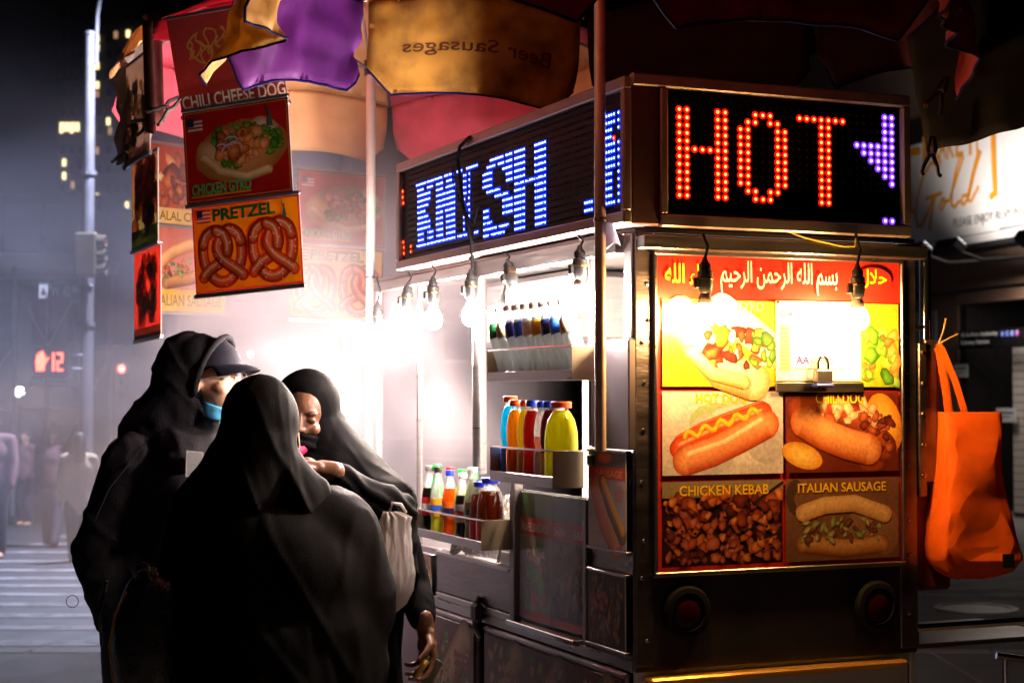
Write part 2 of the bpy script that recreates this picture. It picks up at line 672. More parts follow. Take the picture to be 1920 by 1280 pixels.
D1 = 90.0
a, b = atD(100, 900, D1), atD(268, 0, D1)
tower = thing('tower_block', 'tall dark tower block with a few lit windows behind street lamp post', 'building', ((a.x + b.x) / 2, D1, -.7))
hw = (b.x - a.x) / 2
MB().box(-hw, hw, .1, 14, 0, 34).build('wall', BR_DARK, tower)
lit = [(182, 73, 1), (182, 90, 1), (182, 124, 1), (182, 160, 1), (182, 176, 0), (240, 64, 1), (217, 66, 0), (263, 65, 0), (203, 228, 1), (206, 246, 0), (173, 260, 1), (173, 274, 1),
       (120, 305, 1), (120, 330, 1), (136, 347, 0), (173, 333, 1), (182, 370, 1), (238, 385, 1), (182, 283, 0), (229, 262, 1), (245, 210, 0), (222, 190, 0)]
used = []
for u, v, s_ in lit:
    q = atD(u, v, D1)
    x, z = q.x - (a.x + b.x) / 2, q.z + .7
    used.append((x, z))
    pane_obj(tower, 'lit_window', x - .09, x + .09, z - .2, z + .2, 0.02, WIN_LIT if s_ else WIN_DIM)
for u0, u1, v0, v1 in ((112, 150, 230, 250), (166, 178, 229, 249)):
    q0, q1 = atD(u0, v1, D1), atD(u1, v0, D1)
    cx = (a.x + b.x) / 2
    n = max(1, int((u1 - u0) / 9))
    for i in range(n):
        x0 = q0.x - cx + (q1.x - q0.x) * i / n
        pane_obj(tower, 'lit_window', x0, x0 + (q1.x - q0.x) / n - .05, q0.z + .7 + .1 * (i % 2), q1.z + .7, .02, WIN_LIT)
        used.append((x0 + .1, (q0.z + q1.z) / 2 + .7))
for j in range(20):
    for i in range(9):
        x, z = -hw + .35 + i * (2 * hw - .7) / 8, 3 + j * 1.05
        if all(abs(x - p_[0]) > .3 or abs(z - p_[1]) > .6 for p_ in used):
            pane_obj(tower, 'window', x - .1, x + .1, z - .22, z + .22, .03, GLASS_D)

def block(name, label, u0, u1, vtop, d, m_, cols, rows, litp, depth=12, zb=-.7):
    a, b = atD(u0, vtop, d), atD(u1, vtop, d)
    t = thing(name, label, 'building', ((a.x + b.x) / 2, d, zb))
    hw, H_ = (b.x - a.x) / 2, a.z - zb
    MB().box(-hw, hw, .1, depth, 0, H_).build('wall', m_, t)
    MB().bbox(-hw - .2, hw + .2, -.2, depth, H_ + .003, H_ + .4, .05).build('cornice', CONC_D, t)
    for j in range(rows):
        for i in range(cols):
            x = -hw + (i + .5) * 2 * hw / cols
            z = 3.4 + (j + .5) * (H_ - 3.8) / rows
            w_, h_ = hw / cols * .5, (H_ - 3.8) / rows * .3
            L = RND.random() < litp
            pane_obj(t, 'lit_window' if L else 'window', x - w_, x + w_, z - h_, z + h_, .03, WIN_DIM if L else GLASS_D)
    return t
block('corner_building', 'pale grey low building behind the scaffold walkway', -420, 178, 392, 47, FAC_GREY, 9, 2, 0)
block('street_building', 'dark building beyond the smoke behind hooded man', 262, 620, 330, 78, BR_DARK, 8, 4, .12)
block('avenue_building', 'broad dark building far behind the food cart', 640, 1500, 120, 84, BR_DARK, 10, 5, .06)
block('far_side_building', 'dark narrow building closing the street behind the far traffic lights', -40, 300, 560, 140, BR_DARK, 8, 3, .25, 6)

# ------------------------------------------------------------------ scaffold walkway on the left
GALV = mat('galvanised pipe', (.5, .5, .5), .45, .6, 10, .2)
sh0 = atD(25, 738, 31)
shed = thing('scaffold_walkway', 'pale pipe scaffold walkway with cross braces at left edge', 'scaffold', (sh0.x, 31, road_z(31)))
zt = atD(0, 500, 31).z - road_z(31)
for x, y in ((-1.9, 0), (0, 0), (1.27, 0), (0, 2.2), (-1.9, 2.2), (1.27, 2.2)):
    MB().tube([(x, y, 0), (x, y, zt)], .055 if y == 0 else .045, 8).build('post', GALV, shed, True)
MB().bbox(-3.2, 1.4, -.1, .1, zt, zt + .2, .02).build('beam', WHITE_PAINT, shed)
MB().bbox(-3.2, 1.4, -.09, .09, zt - .25, zt - .12, .02).build('beam', GALV, shed)
MB().bbox(-3.2, 1.4, 2.1, 2.3, zt, zt + .2, .02).build('beam', WHITE_PAINT, shed)
MB().bbox(-3.2, 1.4, -.2, 2.4, zt + .203, zt + .26, .01).build('deck', WHITE_PAINT, shed)
for i in range(6):
    MB().bbox(-3.2 + i * .76, -2.47 + i * .76, -.2, -.16, zt + .265, zt + 1.15, .01).build('parapet_board', mat('green hoarding', (.12, .14, .17), .7, 0, 4, .2), shed)
for p0, p1 in (((-1.9, .03, .5), (0, .03, 3.2)), ((0, .03, 2.0), (1.27, .03, zt - .3)), ((0, .03, zt - .3), (1.27, .03, 2.0)), ((-1.9, .03, 3.2), (0, .03, .5)), ((0, 2.2, .6), (1.27, 2.2, 3.0)),
               ((-1.9, .04, 2.0), (1.27, .04, 2.0)), ((0, 0, 2.45), (1.27, 0, 2.45))):
    MB().tube([p0, p1], .022, 6).build('brace', GALV, shed, True)

# ------------------------------------------------------------------ lamp post with signals
POLE_M = mat('weathered aluminium post', (.13, .125, .14), .6, .4, 6, .25)
PD = 24.0
pb = atD(162, 738, PD)
gz = road_z(PD)
lp = thing('street_lamp', 'tall grey street lamp post with curved arm beside scaffold', 'street lamp', (pb.x, PD, gz))
ztop = atD(162, 68, PD).z - gz
MB().lathe([(.16, 0), (.16, .5), (.1, .55), (.1, 3), (.085, ztop), (.095, ztop + .01), (.095, ztop + .06), (.02, ztop + .08)], 12).build('post', POLE_M, lp, True)
arm = [Vector((.1, 0, ztop - .4)), Vector((.1, 0, ztop - .05)), Vector((.11, 0, ztop + .3)), Vector((.16, -.02, ztop + .6)), Vector((.3, -.08, ztop + .95)), Vector((.6, -.2, ztop + 1.3)), Vector((1.3, -.5, ztop + 1.6)), Vector((2.0, -.8, ztop + 1.66))]
MB().tube(arm, [.035] * 5 + [.03] * 3, 8).build('arm', POLE_M, lp, True)
LH = Vector((2.25, -.9, ztop + 1.66))
MB().bbox(-.32, .32, -.12, .12, -.05, .07, .04).build('lamp_head', POLE_M, lp, loc=LH)
MB().bbox(-.26, .26, -.09, .09, -.075, -.053, .01).build('lens', emat('street lamp glow', (.85, .92, 1.0), 30), lp, loc=LH)
sl = bpy.data.lights.new('street_lamp_light', 'SPOT')
sl.energy = 14000
sl.color = (.66, .73, 1.0)
sl.spot_size = R(118)
sl.spot_blend = .6
sl.shadow_soft_size = .15
slo = bpy.data.objects.new('street_lamp_light', sl)
COL.objects.link(slo)
slo.parent = lp
slo.location = LH + Vector((0, 0, -.12))
slo.rotation_euler = (R(-14), R(20), 0)
for z in (3.2, 4.3, 5.4):
    MB().lathe([(.125, 0), (.125, .06)], 12).build('band_clamp', POLE_M, lp, loc=(0, 0, z))

# pedestrian signal (hand and countdown) hung on the post
ps = atD(95, 678, PD - .25)
SIG = mat('signal housing', (.06, .045, .02), .5)
RED_S = emat('red signal', (1.0, .06, .03), 13)
psg = thing('pedestrian_signal', 'black pedestrian signal glowing red hand and number twelve', 'traffic signal', (ps.x, PD - .25, ps.z))
MB().bbox(-.27, .27, 0, .18, -.23, .23, .02).build('housing', SIG, psg)
MB().box(-.235, .235, -.01, -.002, -.19, .19).build('screen', mat('signal screen', (.01, .01, .01), .3), psg)
MB().tube([(.27, .1, .1), (.52, .25, .1)], .025, 6).build('bracket', POLE_M, psg)
MB().tube([(.27, .1, -.1), (.52, .25, -.1)], .025, 6).build('bracket', POLE_M, psg)
hand = [(-.2, -.13), (-.09, -.13), (-.075, -.03), (-.025, .05), (-.04, .07), (-.075, .03), (-.08, .11), (-.1, .11), (-.105, .15), (-.13, .155), (-.14, .13), (-.165, .135), (-.175, .1), (-.2, .1), (-.21, 0)]
hb = MB()
tri = tessellate_polygon([[Vector((x, z, 0)) for x, z in hand]])
hb.add([(x, -.014, z) for x, z in hand], [tuple(t) for t in tri])
hb.build('hand_symbol', RED_S, psg)
dg_ = MB()
for x0, x1, z0, z1 in ((.03, .058, -.13, .13), (.09, .18, .1, .13), (.155, .18, .015, .1), (.09, .18, -.015, .012), (.09, .115, -.1, -.018), (.09, .18, -.13, -.103)):
    dg_.box(x0, x1, -.016, -.012, z0, z1)
dg_.build('countdown_digits', RED_S, psg)

def traffic_light(label, u, v, d, col, on, arm_u=None):
    p = atD(u, v, d)
    r0 = thing('traffic_light', label, 'traffic light', (p.x, d, p.z))
    MB().bbox(-.17, .17, .02, .25, -.5 + .36 * (1 - on) * -1, .5 + .36 * (1 - on) * -1, .02).build('housing', SIG, r0)
    for k in range(3):
        z = (on - k) * .34
        M_ = Matrix.Translation((0, 0, z)) @ Matrix.Rotation(R(90), 4, 'X')
        MB().lathe([(.105, 0), (.1, .02), (.02, .035)], 14, M=M_).build('lamp_lens', emat('signal ' + label[:14], col, 30) if k == on else GLASS_D, r0)
        MB().lathe([(.12, -.01), (.125, .16), (.115, .16), (.11, -.01)], 14, M=M_, close=False).build('visor', SIG, r0)
    if arm_u:
        q = atD(arm_u, v - 14, d)
        MB().tube([(0, .14, .55), (0, .14, .62), ((q.x - p.x), .14, .5)], .04, 6).build('mast_arm', POLE_M, r0)
    return r0
traffic_light('red traffic light on a thin arm left of hooded man', 229, 691, 44, (1, .06, .04), 0, 172)
traffic_light('green traffic light glowing behind the scaffold post', 56, 775, 62, (.05, 1, .72), 2, 30)
# side-on signal on the lamp post
sp = atD(168, 480, PD - .1)
st = thing('side_signal', 'side-on traffic signal box fixed to the lamp post', 'traffic signal', (sp.x, PD - .3, sp.z))
MB().bbox(-.15, .17, -.1, .15, -.32, .32, .03).build('housing', SIG, st)
for k in range(3):
    M_ = Matrix.Translation((.17, 0, .2 - k * .2)) @ Matrix.Rotation(R(90), 4, 'Y')
    MB().lathe([(.085, -.02), (.09, .12), (.08, .12), (.075, -.02)], 12, M=M_, close=False).build('visor', SIG, st)
MB().box(.12, .26, -.08, .08, .19, .215).build('lamp_lens', emat('signal glow strip', (1, .05, .1), 2.0), st)
# street name sign
q = atD(112, 546, PD - .15)
ns = thing('street_name_sign', 'green street name sign reading W 42 St on lamp post', 'sign', (q.x, PD - .15, q.z))
MB().bbox(-.3, .3, 0, .02, -.12, .12, .006).build('plate', mat('sign green', (.03, .16, .12), .4), ns)
A = Art(.6, .24, '#0d5546')
A.rect(.0, .02, .13, .2, '#f3f0f0')
A.poly([(.03, .06), (.1, .06), (.1, .1), (.065, .19), (.03, .1)], '#555566')
A.text('W 42', .17, .05, .14, '#ffffff', w=.29, bold=.01)
A.text('St', .48, .1, .09, '#ffffff', bold=.01)
A.build('sign_print', ns, PRINT, loc=(-.3, -.002, -.12))
MB().tube([(.3, .01, .08), (.46, .08, .08)], .02, 6).build('bracket', POLE_M, ns)

# ------------------------------------------------------------------ far lamps, shop sign and cars down the street
def far_lamp(label, u, v, d, col, s, r, hgt=None):
    p = atD(u, v, d)
    z0 = road_z(d)
    t = thing('distant_lamp', label, 'lamp', (p.x, d, z0), group='distant street lights')
    MB().lathe([(.09, 0), (.06, .4), (.05, p.z - z0 - r)], 8).build('post', POLE_M, t)
    bm = bmesh.new(); bmesh.ops.create_icosphere(bm, subdivisions=2, radius=r)
    MB().bm(bm).build('globe', emat('far lamp %s %s' % (col, s), col, s * 2.2), t, True, loc=(0, 0, p.z - z0))
far = [("large white street lamp beside the scaffold post", 37, 734, 46, (1, .95, .85), 16, .13), ("small white lamp below the large one at the scaffold post", 37, 758, 60, (1, .95, .9), 9, .1),
       ("upper white lamp left of the pedestrian signal post", 85, 727, 58, (1, .93, .8), 9, .1), ("lower white lamp left of the lamp post", 84, 745, 70, (1, .93, .8), 6, .09),
       ("warm lamp left of hooded man's shoulder", 231, 737, 70, (1, .8, .5), 9, .12), ("white lamp beside hooded man's hood", 269, 728, 60, (1, .95, .9), 14, .13),
       ("small white lamp under the one at the hood", 266, 741, 72, (1, .95, .9), 7, .1), ("white lamp low above hooded man's shoulder", 188, 790, 60, (1, .9, .85), 10, .11),
       ("tiny teal lamp beside the lamp post", 174, 763, 66, (.1, .9, .8), 6, .09), ("white lamp showing above the front woman's head", 600, 743, 40, (1, 1, 1), 14, .07),
       ("faint lamp in the smoke above hooded man", 470, 664, 36, (1, .96, .9), 10, .06)]
for f_ in far:
    far_lamp(*f_)
q = atD(184, 728, 64)
ss = thing('shop_sign', 'tall narrow yellow lit shop sign down the street', 'sign', (q.x, 64, q.z))
MB().bbox(-.11, .11, 0, .2, -.5, .55, .02).build('case', SIG, ss)
MB().box(-.09, .09, -.02, -.005, -.47, .52).build('lit_face', emat('yellow sign face', (1, .8, .25), 2.5), ss)

def far_car(label, u, v, d, lights, lc):
    p = atD(u, v, d)
    t = thing('distant_car', label, 'car', (p.x, d, road_z(d)))
    prof = [(-.85, .35), (-.88, .8), (-.75, .95), (-.62, 1.42), (.62, 1.42), (.75, .95), (.88, .8), (.85, .35)]
    vs = [(x, y, z) for y in (0, 3.8) for x, z in prof]
    n = len(prof)
    MB().add(vs, [tuple(range(n)), tuple(range(2 * n - 1, n - 1, -1))] + [(i, i + n, (i + 1) % n + n, (i + 1) % n) for i in range(n)]).build('body', mat('dark car paint', (.03, .03, .035), .2, 0, coat=.6), t)
    MB().box(-.6, .6, -.03, -.003, .98, 1.36).build('window', GLASS_D, t)
    for x in (-.72, .5):
        MB().lathe([(.32, 0), (.32, .2)], 14, M=Matrix.Translation((x, .7, .32)) @ Matrix.Rotation(R(90), 4, 'Y')).build('wheel', BLACK_RUB, t)
        MB().lathe([(.32, 0), (.32, .2)], 14, M=Matrix.Translation((x, 3.1, .32)) @ Matrix.Rotation(R(90), 4, 'Y')).build('wheel', BLACK_RUB, t)
    for x in (-.7, .7):
        MB().bbox(x - .13, x + .13, -.05, -.002, .72, .86, .02).build('lamp', emat('car lamp %s' % lc, lights, 30), t)
far_car('dark car with orange lamps waiting far behind the crossing', 135, 784, 72, (1, .35, .06), 'orange')
far_car('dark car with red tail lamps left of hooded man', 190, 776, 80, (1, .08, .06), 'red')
far_car('dark car with warm headlamps behind the pedestrians at left', 88, 785, 76, (1, .72, .4), 'warm')

# ------------------------------------------------------------------ the far side on the right: station entrance, brick wall, hoarding
BW = Frame((8.8, 32, 0), math.atan2(-.964, .267))
BRICK = mat('brown brick', (.17, .10, .065), .85, 0, 7, .45, .3, 25, stretch=(1, 1, 4))
st_b = thing('station_building', 'brown brick building with dark subway entrance at right edge', 'building', BW.w(0, 0, -.7), BW.ang)
def bz(z):
    return z + .7
e0 = BW.onY(1796, 700)                    # entrance left side
band0, band1 = BW.onY(1792, 545), BW.onY(1792, 572)
x_l = -9.0
MB().box(x_l, e0.x, 0, .4, 0, bz(band0.z)).build('wall', BRICK, st_b)
MB().box(x_l, 12, 0, .4, bz(band1.z) + .003, bz(9.5)).build('wall', BRICK, st_b)
MB().box(x_l, 12, 4.0, 4.3, 0, bz(9.5)).build('wall', mat('entrance lining', (.03, .028, .027), .7), st_b)
# concrete band blocks
bl = (12 - e0.x) / 9
for i in range(9):
    MB().bbox(e0.x + i * bl + .01, e0.x + (i + 1) * bl - .01, -.06, .3, bz(band0.z - .05), bz(band1.z) + .0 + .28, .02).build('stone_block', CONC_D, st_b)
for i in range(6):
    MB().bbox(x_l + i * 1.0, x_l + .98 + i * 1.0, -.05, .0 - .003, bz(BW.onY(1750, 583).z), bz(BW.onY(1750, 560).z), .02).build('stone_block', CONC_D, st_b)
pn0, pn1 = BW.onY(1707, 625), BW.onY(1757, 582)
MB().box(pn0.x, pn1.x, -.04, -.003, bz(pn0.z) - 1.5, bz(pn1.z)).build('window', mat('pale blind', (.22, .26, .25), .5), st_b)
# entrance: dark steel surround, doors, tiles, floor and lamp
MB().box(e0.x, e0.x + .25, .05, 3.9, 0, bz(band0.z) - .06).build('door_jamb', DARK, st_b)
for i in range(3):
    xx = e0.x + .5 + i * .75
    MB().bbox(xx, xx + .7, 1.2, 1.26, 0, bz(2.3), .02).build('door_panel', mat('bronze door', (.10, .075, .035), .4, .5, 5, .3), st_b)
t0, t1 = BW.onY(1893, 652, .05), BW.onY(1920, 880, .05)
tw = .36
TILE = mat('cream glazed tile', (.72, .64, .58), .25, 0, 12, .1)
MB().box(t0.x, t0.x + 3.2, .12, .4, 0, bz(t0.z)).build('tile_backing', CONC_D, st_b)
tm = None
for j in range(22):
    for i in range(8):
        z1 = bz(t0.z) - j * .145
        if z1 < .2:
            continue
        if tm is None:
            o = MB().bbox(0, tw - .025, .1, .118, -.13, 0, .004).build('wall_tile', TILE, st_b); tm = o.data
        else:
            o = link('wall_tile', tm, st_b)
        o.location = (t0.x + .01 + i * tw, 0, z1)
MB().box(e0.x - .3, t0.x + 4, -1.0, -.9, bz(3.45), bz(3.5)).build('lamp_bracket', DARK, st_b)
el = bpy.data.lights.new('entrance_lamp_light', 'AREA')
el.energy = 60; el.size = 1.2; el.color = (1, .88, .78)
elo = bpy.data.objects.new('entrance_lamp_light', el); COL.objects.link(elo); elo.parent = st_b
elo.location = (t0.x + 1.2, -1.0, bz(3.43)); elo.rotation_euler = (R(20), 0, 0)
# station sign
s0, s1 = BW.onY(1797, 655, -.35), BW.onY(1925, 618, -.35)
ssn = thing('station_sign', 'black subway station sign with white lettering above dark entrance', 'sign', BW.w(s0.x, -.35, s0.z), BW.ang)
sw, shh = (s1.x - s0.x) * 1.25, s1.z - s0.z + .05
MB().bbox(0, sw, 0, .12, 0, shh, .01).build('board', mat('sign black', (.012, .012, .014), .35), ssn)
A = Art(sw, shh, '#0b0b0d')
A.rect(0.001, 0.001, sw - .002, shh - .002, '#0b0b0d')
A.text('42 St-Port Authority', .1, shh * .62, shh * .28, '#f2f2f2', w=sw * .44, bold=.012)
A.text('Subway Station', .1, shh * .2, shh * .28, '#f2f2f2', w=sw * .34, bold=.012)
for k, (ch, cl) in enumerate((('A', '#2b55b8'), ('C', '#2b55b8'), ('E', '#2b55b8'), ('7', '#a03a9c'))):
    A.ell(sw * (.53 + k * .055), shh * .72, sw * .024, shh * .17, cl)
    A.text(ch, sw * (.53 + k * .055), shh * .62, shh * .22, '#dfe6ff', align='C', w=sw * .022)
A.text('Entrance at corner', sw * .51, shh * .25, shh * .12, '#8aa2d8', w=sw * .2, bold=0) if False else None
A.rect(sw * .78, shh * .75, sw * .2, shh * .08, '#b03030')
A.rect(sw * .78, shh * .5, sw * .2, shh * .08, '#c08030')
A.build('lettering', ssn, PRINT, loc=(0, -.003, 0))
for u, v, w_, lab in ((1802, 695, .5, 'small white notice on the brick pier below station sign'), (1887, 778, .65, 'small pale notice beside the cream tiles')):
    p = BW.onY(u, v, -.02)
    nb = thing('wall_notice', lab, 'notice', BW.w(p.x, -.03, p.z), BW.ang)
    MB().bbox(-w_ / 2, w_ / 2, 0, .02, -.13, .13, .004).build('plate', WHITE_PAINT, nb)
    A = Art(w_, .26)
    A.rect(w_ * .12, .16, w_ * .76, .03, '#444a66'); A.rect(w_ * .12, .09, w_ * .6, .02, '#777777'); A.ell(w_ * .3, .06, .03, .03, '#8c4a4a')
    A.build('print', nb, PRINT, loc=(-w_ / 2, -.002, -.13))
# hoarding with lamps
b0, b1 = BW.onY(1705, 476, -.5), BW.onY(1990, 215, -.5)
bb = thing('advertising_hoarding', 'white lit hoarding with orange script Gold above the brick wall', 'billboard', BW.w(b0.x, -.5, b0.z), BW.ang)
bw_, bh_ = b1.x - b0.x + 3, b1.z - b0.z + .3
MB().bbox(-.1, bw_, 0, .3, -.1, bh_, .02).build('frame', DARK, bb)
MB().box(0, bw_ - .1, -.02, -.004, .0, bh_ - .1).build('panel', mat('hoarding vinyl', (.72, .66, .61), .5, 0, 1.2, .06), bb)
def BB(u, v):
    p = BW.onY(u, v, -.52)
    return (p.x - b0.x, p.z - b0.z)
def zb_(x, y):                          # from the enlarged crop of the hoarding
    return BB(1690 + x * .2968, 140 + y * .2968)
A = Art(bw_, bh_, step=.0005)
OR = '#e8920c'
for ch, x0, x1 in (('M', 135, 225), ('A', 235, 285), ('K', 290, 335), ('E', 345, 392), ('I', 428, 445), ('T', 455, 505)):
    p, q = zb_(x0, 560 - (x0 - 135) * .16), zb_(x1, 380 - (x1 - 135) * .16)
    A.text(ch, p[0], p[1], q[1] - p[1], OR, w=q[0] - p[0], bold=.02)
for pts, w_ in (([(235, 520), (250, 560), (235, 600), (225, 560), (190, 560), (140, 640), (105, 780), (92, 880), (105, 955), (130, 955), (165, 880), (200, 790)], .055),
                ([(160, 785), (255, 750)], .055), ([(215, 765), (200, 850), (183, 972)], .055),
                ([(262, 800), (245, 840), (258, 858), (278, 820), (270, 780), (258, 790)], .05), ([(275, 800), (305, 800), (325, 740), (370, 600), (395, 525), (380, 510), (350, 600), (325, 740), (320, 820), (340, 840), (370, 800)], .05),
                ([(420, 760), (390, 770), (382, 810), (400, 822), (430, 770), (465, 620), (505, 490), (490, 480), (455, 620), (430, 740), (425, 800), (445, 800), (488, 715)], .05),
                ([(55, 497), (115, 485)], .1), ([(53, 500), (66, 862), (78, 862)], .07), ([(583, 390), (598, 765), (575, 768)], .1)):
    A.stroke([zb_(*p) for p in pts], w_ * 1.5, OR)
p, q = zb_(335, 985), zb_(775, 870)
A.text('PLEASE ENJOY RESPONSIBLY', p[0], p[1], .22, '#6a6a68', w=(q[0] - p[0]) * 1.18, bold=0)
p = zb_(625, 985)
A.text('terms and conditions apply', p[0], p[1], .1, '#8a8a88', w=2.2, bold=0) if False else A.rect(p[0], p[1], 2.2, .06, '#8a8a88')
p = zb_(70, 1085)
A.rect(p[0], p[1], 6.5, .03, '#a8a4a2')
A.build('print', bb, PRINT_DULL, loc=(0, -.024, 0))
for k, (u, v) in enumerate(((1719, 470), (1781, 463), (1935, 445))):
    p = BW.onY(u, v, -2.4)
    fl = thing('floodlight', ('floodlight at the left bottom corner of the hoarding', 'floodlight in the middle under the white hoarding', 'floodlight at the right under the white hoarding')[k], 'floodlight', BW.w(p.x, -2.4, p.z), BW.ang)
    Mt = Matrix.Rotation(R(-38), 4, 'X')
    MB().bbox(-.32, .32, -.13, .13, -.1, .1, .03, M=Mt).build('housing', BLACK_PL, fl)
    MB().box(-.27, .27, -.09, .09, .103, .112, M=Mt).build('lens', emat('flood lens', (1, .98, .95), 6), fl)
    MB().tube([(0, .1, -.05), (0, .6, -.2), (0, 1.85, -.12)], .035, 6).build('arm', DARK, fl)
    L = bpy.data.lights.new('floodlight_light', 'SPOT')
    L.energy = 330; L.spot_size = R(125); L.spot_blend = .7; L.color = (1, .95, .92); L.shadow_soft_size = .12
    lo = bpy.data.objects.new('floodlight_light', L); COL.objects.link(lo); lo.parent = fl
    lo.location = (0, .1, .2); lo.rotation_euler = (R(180 - 40), 0, 0)
# far pavement under the building
MB().box(x_l - 20, 30, -4.5, 8, -.15, .01).build('far_pavement', CONC, None, loc=BW.w(0, 0, -.68), rot=(0, 0, BW.ang), kind='structure')
MB().bbox(x_l - 20, 30, -4.7, -4.503, -.15, .0, .02).build('far_kerb', KERB_S, None, loc=BW.w(0, 0, -.68), rot=(0, 0, BW.ang), kind='structure')
# ================================================================== FOOD PICTURES (flat print)
def capsule_pts(cx, cy, L, w, rot, bend=0.0, n=20):
    cr, sr = math.cos(R(rot)), math.sin(R(rot))
    out = []
    for i in range(n + 1):
        t = -1 + 2 * i / n
        x, y = t * L / 2, bend * (1 - t * t)
        out.append((cx + x * cr - y * sr, cy + x * sr + y * cr))
    return out

def clump(A, x, y, w, h, n, cols, s0, s1, jit=.3, rnd=None):
    rr = rnd or RND
    for _ in range(n):
        c = rr.choice(cols)
        a, b = x + rr.random() * w, y + rr.random() * h
        r1 = rr.uniform(s0, s1)
        A.ell(a, b, r1, r1 * rr.uniform(.5, .9), c[0], c[1], rr.uniform(0, 180), 9, jit, (rr.uniform(-.3, .1), rr.uniform(0, .4)))

MEAT = [('#521610', '#a84a2c'), ('#6e2010', '#cc6834'), ('#842a12', '#dc7c3c'), ('#3c100c', '#843420'), ('#943814', '#ea944c')]
GREEN = [('#2f5a14', '#8cbf3a'), ('#1f4a12', '#6aa82c'), ('#4c7a1a', '#b9d85c')]
def blurbg(A, x, y, w, h, cols, n=9):
    A.rect(x, y, w, h, cols[0])
    for _ in range(n):
        c = RND.choice(cols)
        rx, ry = RND.uniform(.08, .25) * w, RND.uniform(.08, .25) * h
        A.ell(min(max(x + RND.random() * w, x + rx), x + w - rx), min(max(y + RND.random() * h, y + ry), y + h - ry), rx, ry, cols[0] if RND.random() < .4 else c, c, 0, 14)

def hotdog(A, cx, cy, L, rot):
    k = L
    cr, sr = math.cos(R(rot)), math.sin(R(rot))
    def T(x, y):
        return (cx + (x * cr - y * sr) * k, cy + (x * sr + y * cr) * k)
    A.stroke([T(-.42, .02), T(-.2, .07), T(.1, .1), T(.42, .12)], .2 * k, '#a8481c', '#e89050')
    A.stroke([T(-.47, .0), T(-.25, .06), T(.1, .09), T(.45, .115)], .17 * k, '#9c240c', '#f05c26')
    A.stroke([T(-.45, .03), T(0, .1), T(.42, .13)], .035 * k, '#e9754a', '#ffb48a')
    A.stroke([T(-.42, -.12), T(-.15, -.11), T(.15, -.06), T(.45, .0)], .26 * k, '#b4481c', '#f6a464')
    A.stroke([T(-.38, -.07), T(0, -.05), T(.4, .05)], .05 * k, '#efb476', '#fbe0b4')
    must = [T(-.38 + .76 * i / 30, .085 + .035 * math.sin(i * .95) + .05 * i / 30) for i in range(31)]
    A.stroke(must, .045 * k, '#d88a08', '#ffcc30')

def sandwich(A, cx, cy, L, rot, top='#c27a3a', topc='#f0c080', fill=None):
    cr, sr = math.cos(R(rot)), math.sin(R(rot))
    T = lambda x, y: (cx + (x * cr - y * sr) * L, cy + (x * sr + y * cr) * L)
    A.stroke([T(-.4, -.16), T(0, -.2), T(.4, -.16)], .16 * L, '#8a4c1c', '#d89a58')
    for i in range(46):
        x = RND.uniform(-.42, .42)
        c = RND.choice(fill or (MEAT + GREEN))
        p = T(x, RND.uniform(-.13, .06))
        r_ = RND.uniform(.03, .06) * L
        A.ell(p[0], p[1], r_, r_ * .5, c[0], c[1], RND.uniform(0, 180), 9, .25)
    A.stroke([T(-.42, .1), T(-.2, .17), T(.1, .19), T(.42, .1)], .15 * L, top, topc)

def kebab(A, x, y, w, h, n=190):
    A.rect(x, y, w, h, '#2c0f0a')
    for i in range(n):
        c = RND.choice(MEAT + [('#8a3020', '#d07858'), ('#6a2018', '#b05a48'), ('#30100a', '#6a2c1c'), ('#7a2820', '#c06a50')])
        rx = RND.uniform(.022, .062) * w
        px, py = RND.uniform(x + rx, x + w - rx), RND.uniform(y + rx, y + h * .86)
        A.ell(px, py, rx, rx * RND.uniform(.55, .9), c[0], c[1], RND.uniform(0, 180), 10, .28, (RND.uniform(-.4, .2), RND.uniform(0, .45)))
    for i in range(14):
        A.ell(RND.uniform(x + .1 * w, x + .9 * w), RND.uniform(y + .1 * h, y + .8 * h), .012 * w, .008 * w, '#1c0c06')

def gyro(A, cx, cy, s):
    A.ell(cx, cy - .02 * s, .52 * s, .30 * s, '#b06a2c', '#f0b870', 6, 26, .03)
    A.ell(cx - .30 * s, cy - .05 * s, .22 * s, .15 * s, '#b87838', '#f2cf9a', -35, 20, .03)
    A.stroke([(cx - .42 * s, cy - .05 * s), (cx - .25 * s, cy - .2 * s), (cx + .05 * s, cy - .29 * s), (cx + .3 * s, cy - .24 * s)], .09 * s, '#c08648', '#f6d9a6')
    A.ell(cx + .28 * s, cy + .16 * s, .17 * s, .11 * s, '#c89058', '#f8e4c4', -25)
    clump(A, cx - .3 * s, cy + .08 * s, .62 * s, .16 * s, 16, GREEN, .03 * s, .07 * s)
    clump(A, cx - .22 * s, cy - .17 * s, .22 * s, .1 * s, 14, GREEN, .03 * s, .06 * s)
    clump(A, cx + .3 * s, cy - .16 * s, .16 * s, .3 * s, 16, GREEN, .03 * s, .06 * s)
    clump(A, cx - .24 * s, cy - .12 * s, .52 * s, .3 * s, 34, MEAT[1:3] + [('#b04414', '#f8a850'), ('#c85c1c', '#ffc884'), ('#d06020', '#ffb060')], .035 * s, .075 * s, .22)
    for k in range(4):
        px, py = cx - .2 * s + k * .05 * s, cy + .05 * s + RND.uniform(-.05, .08) * s
        A.stroke(ring_pts(px, py, .07 * s, .04 * s, 0, 160, 8, RND.uniform(-40, 40)), .018 * s, '#7a4a8a', '#efdcf2')

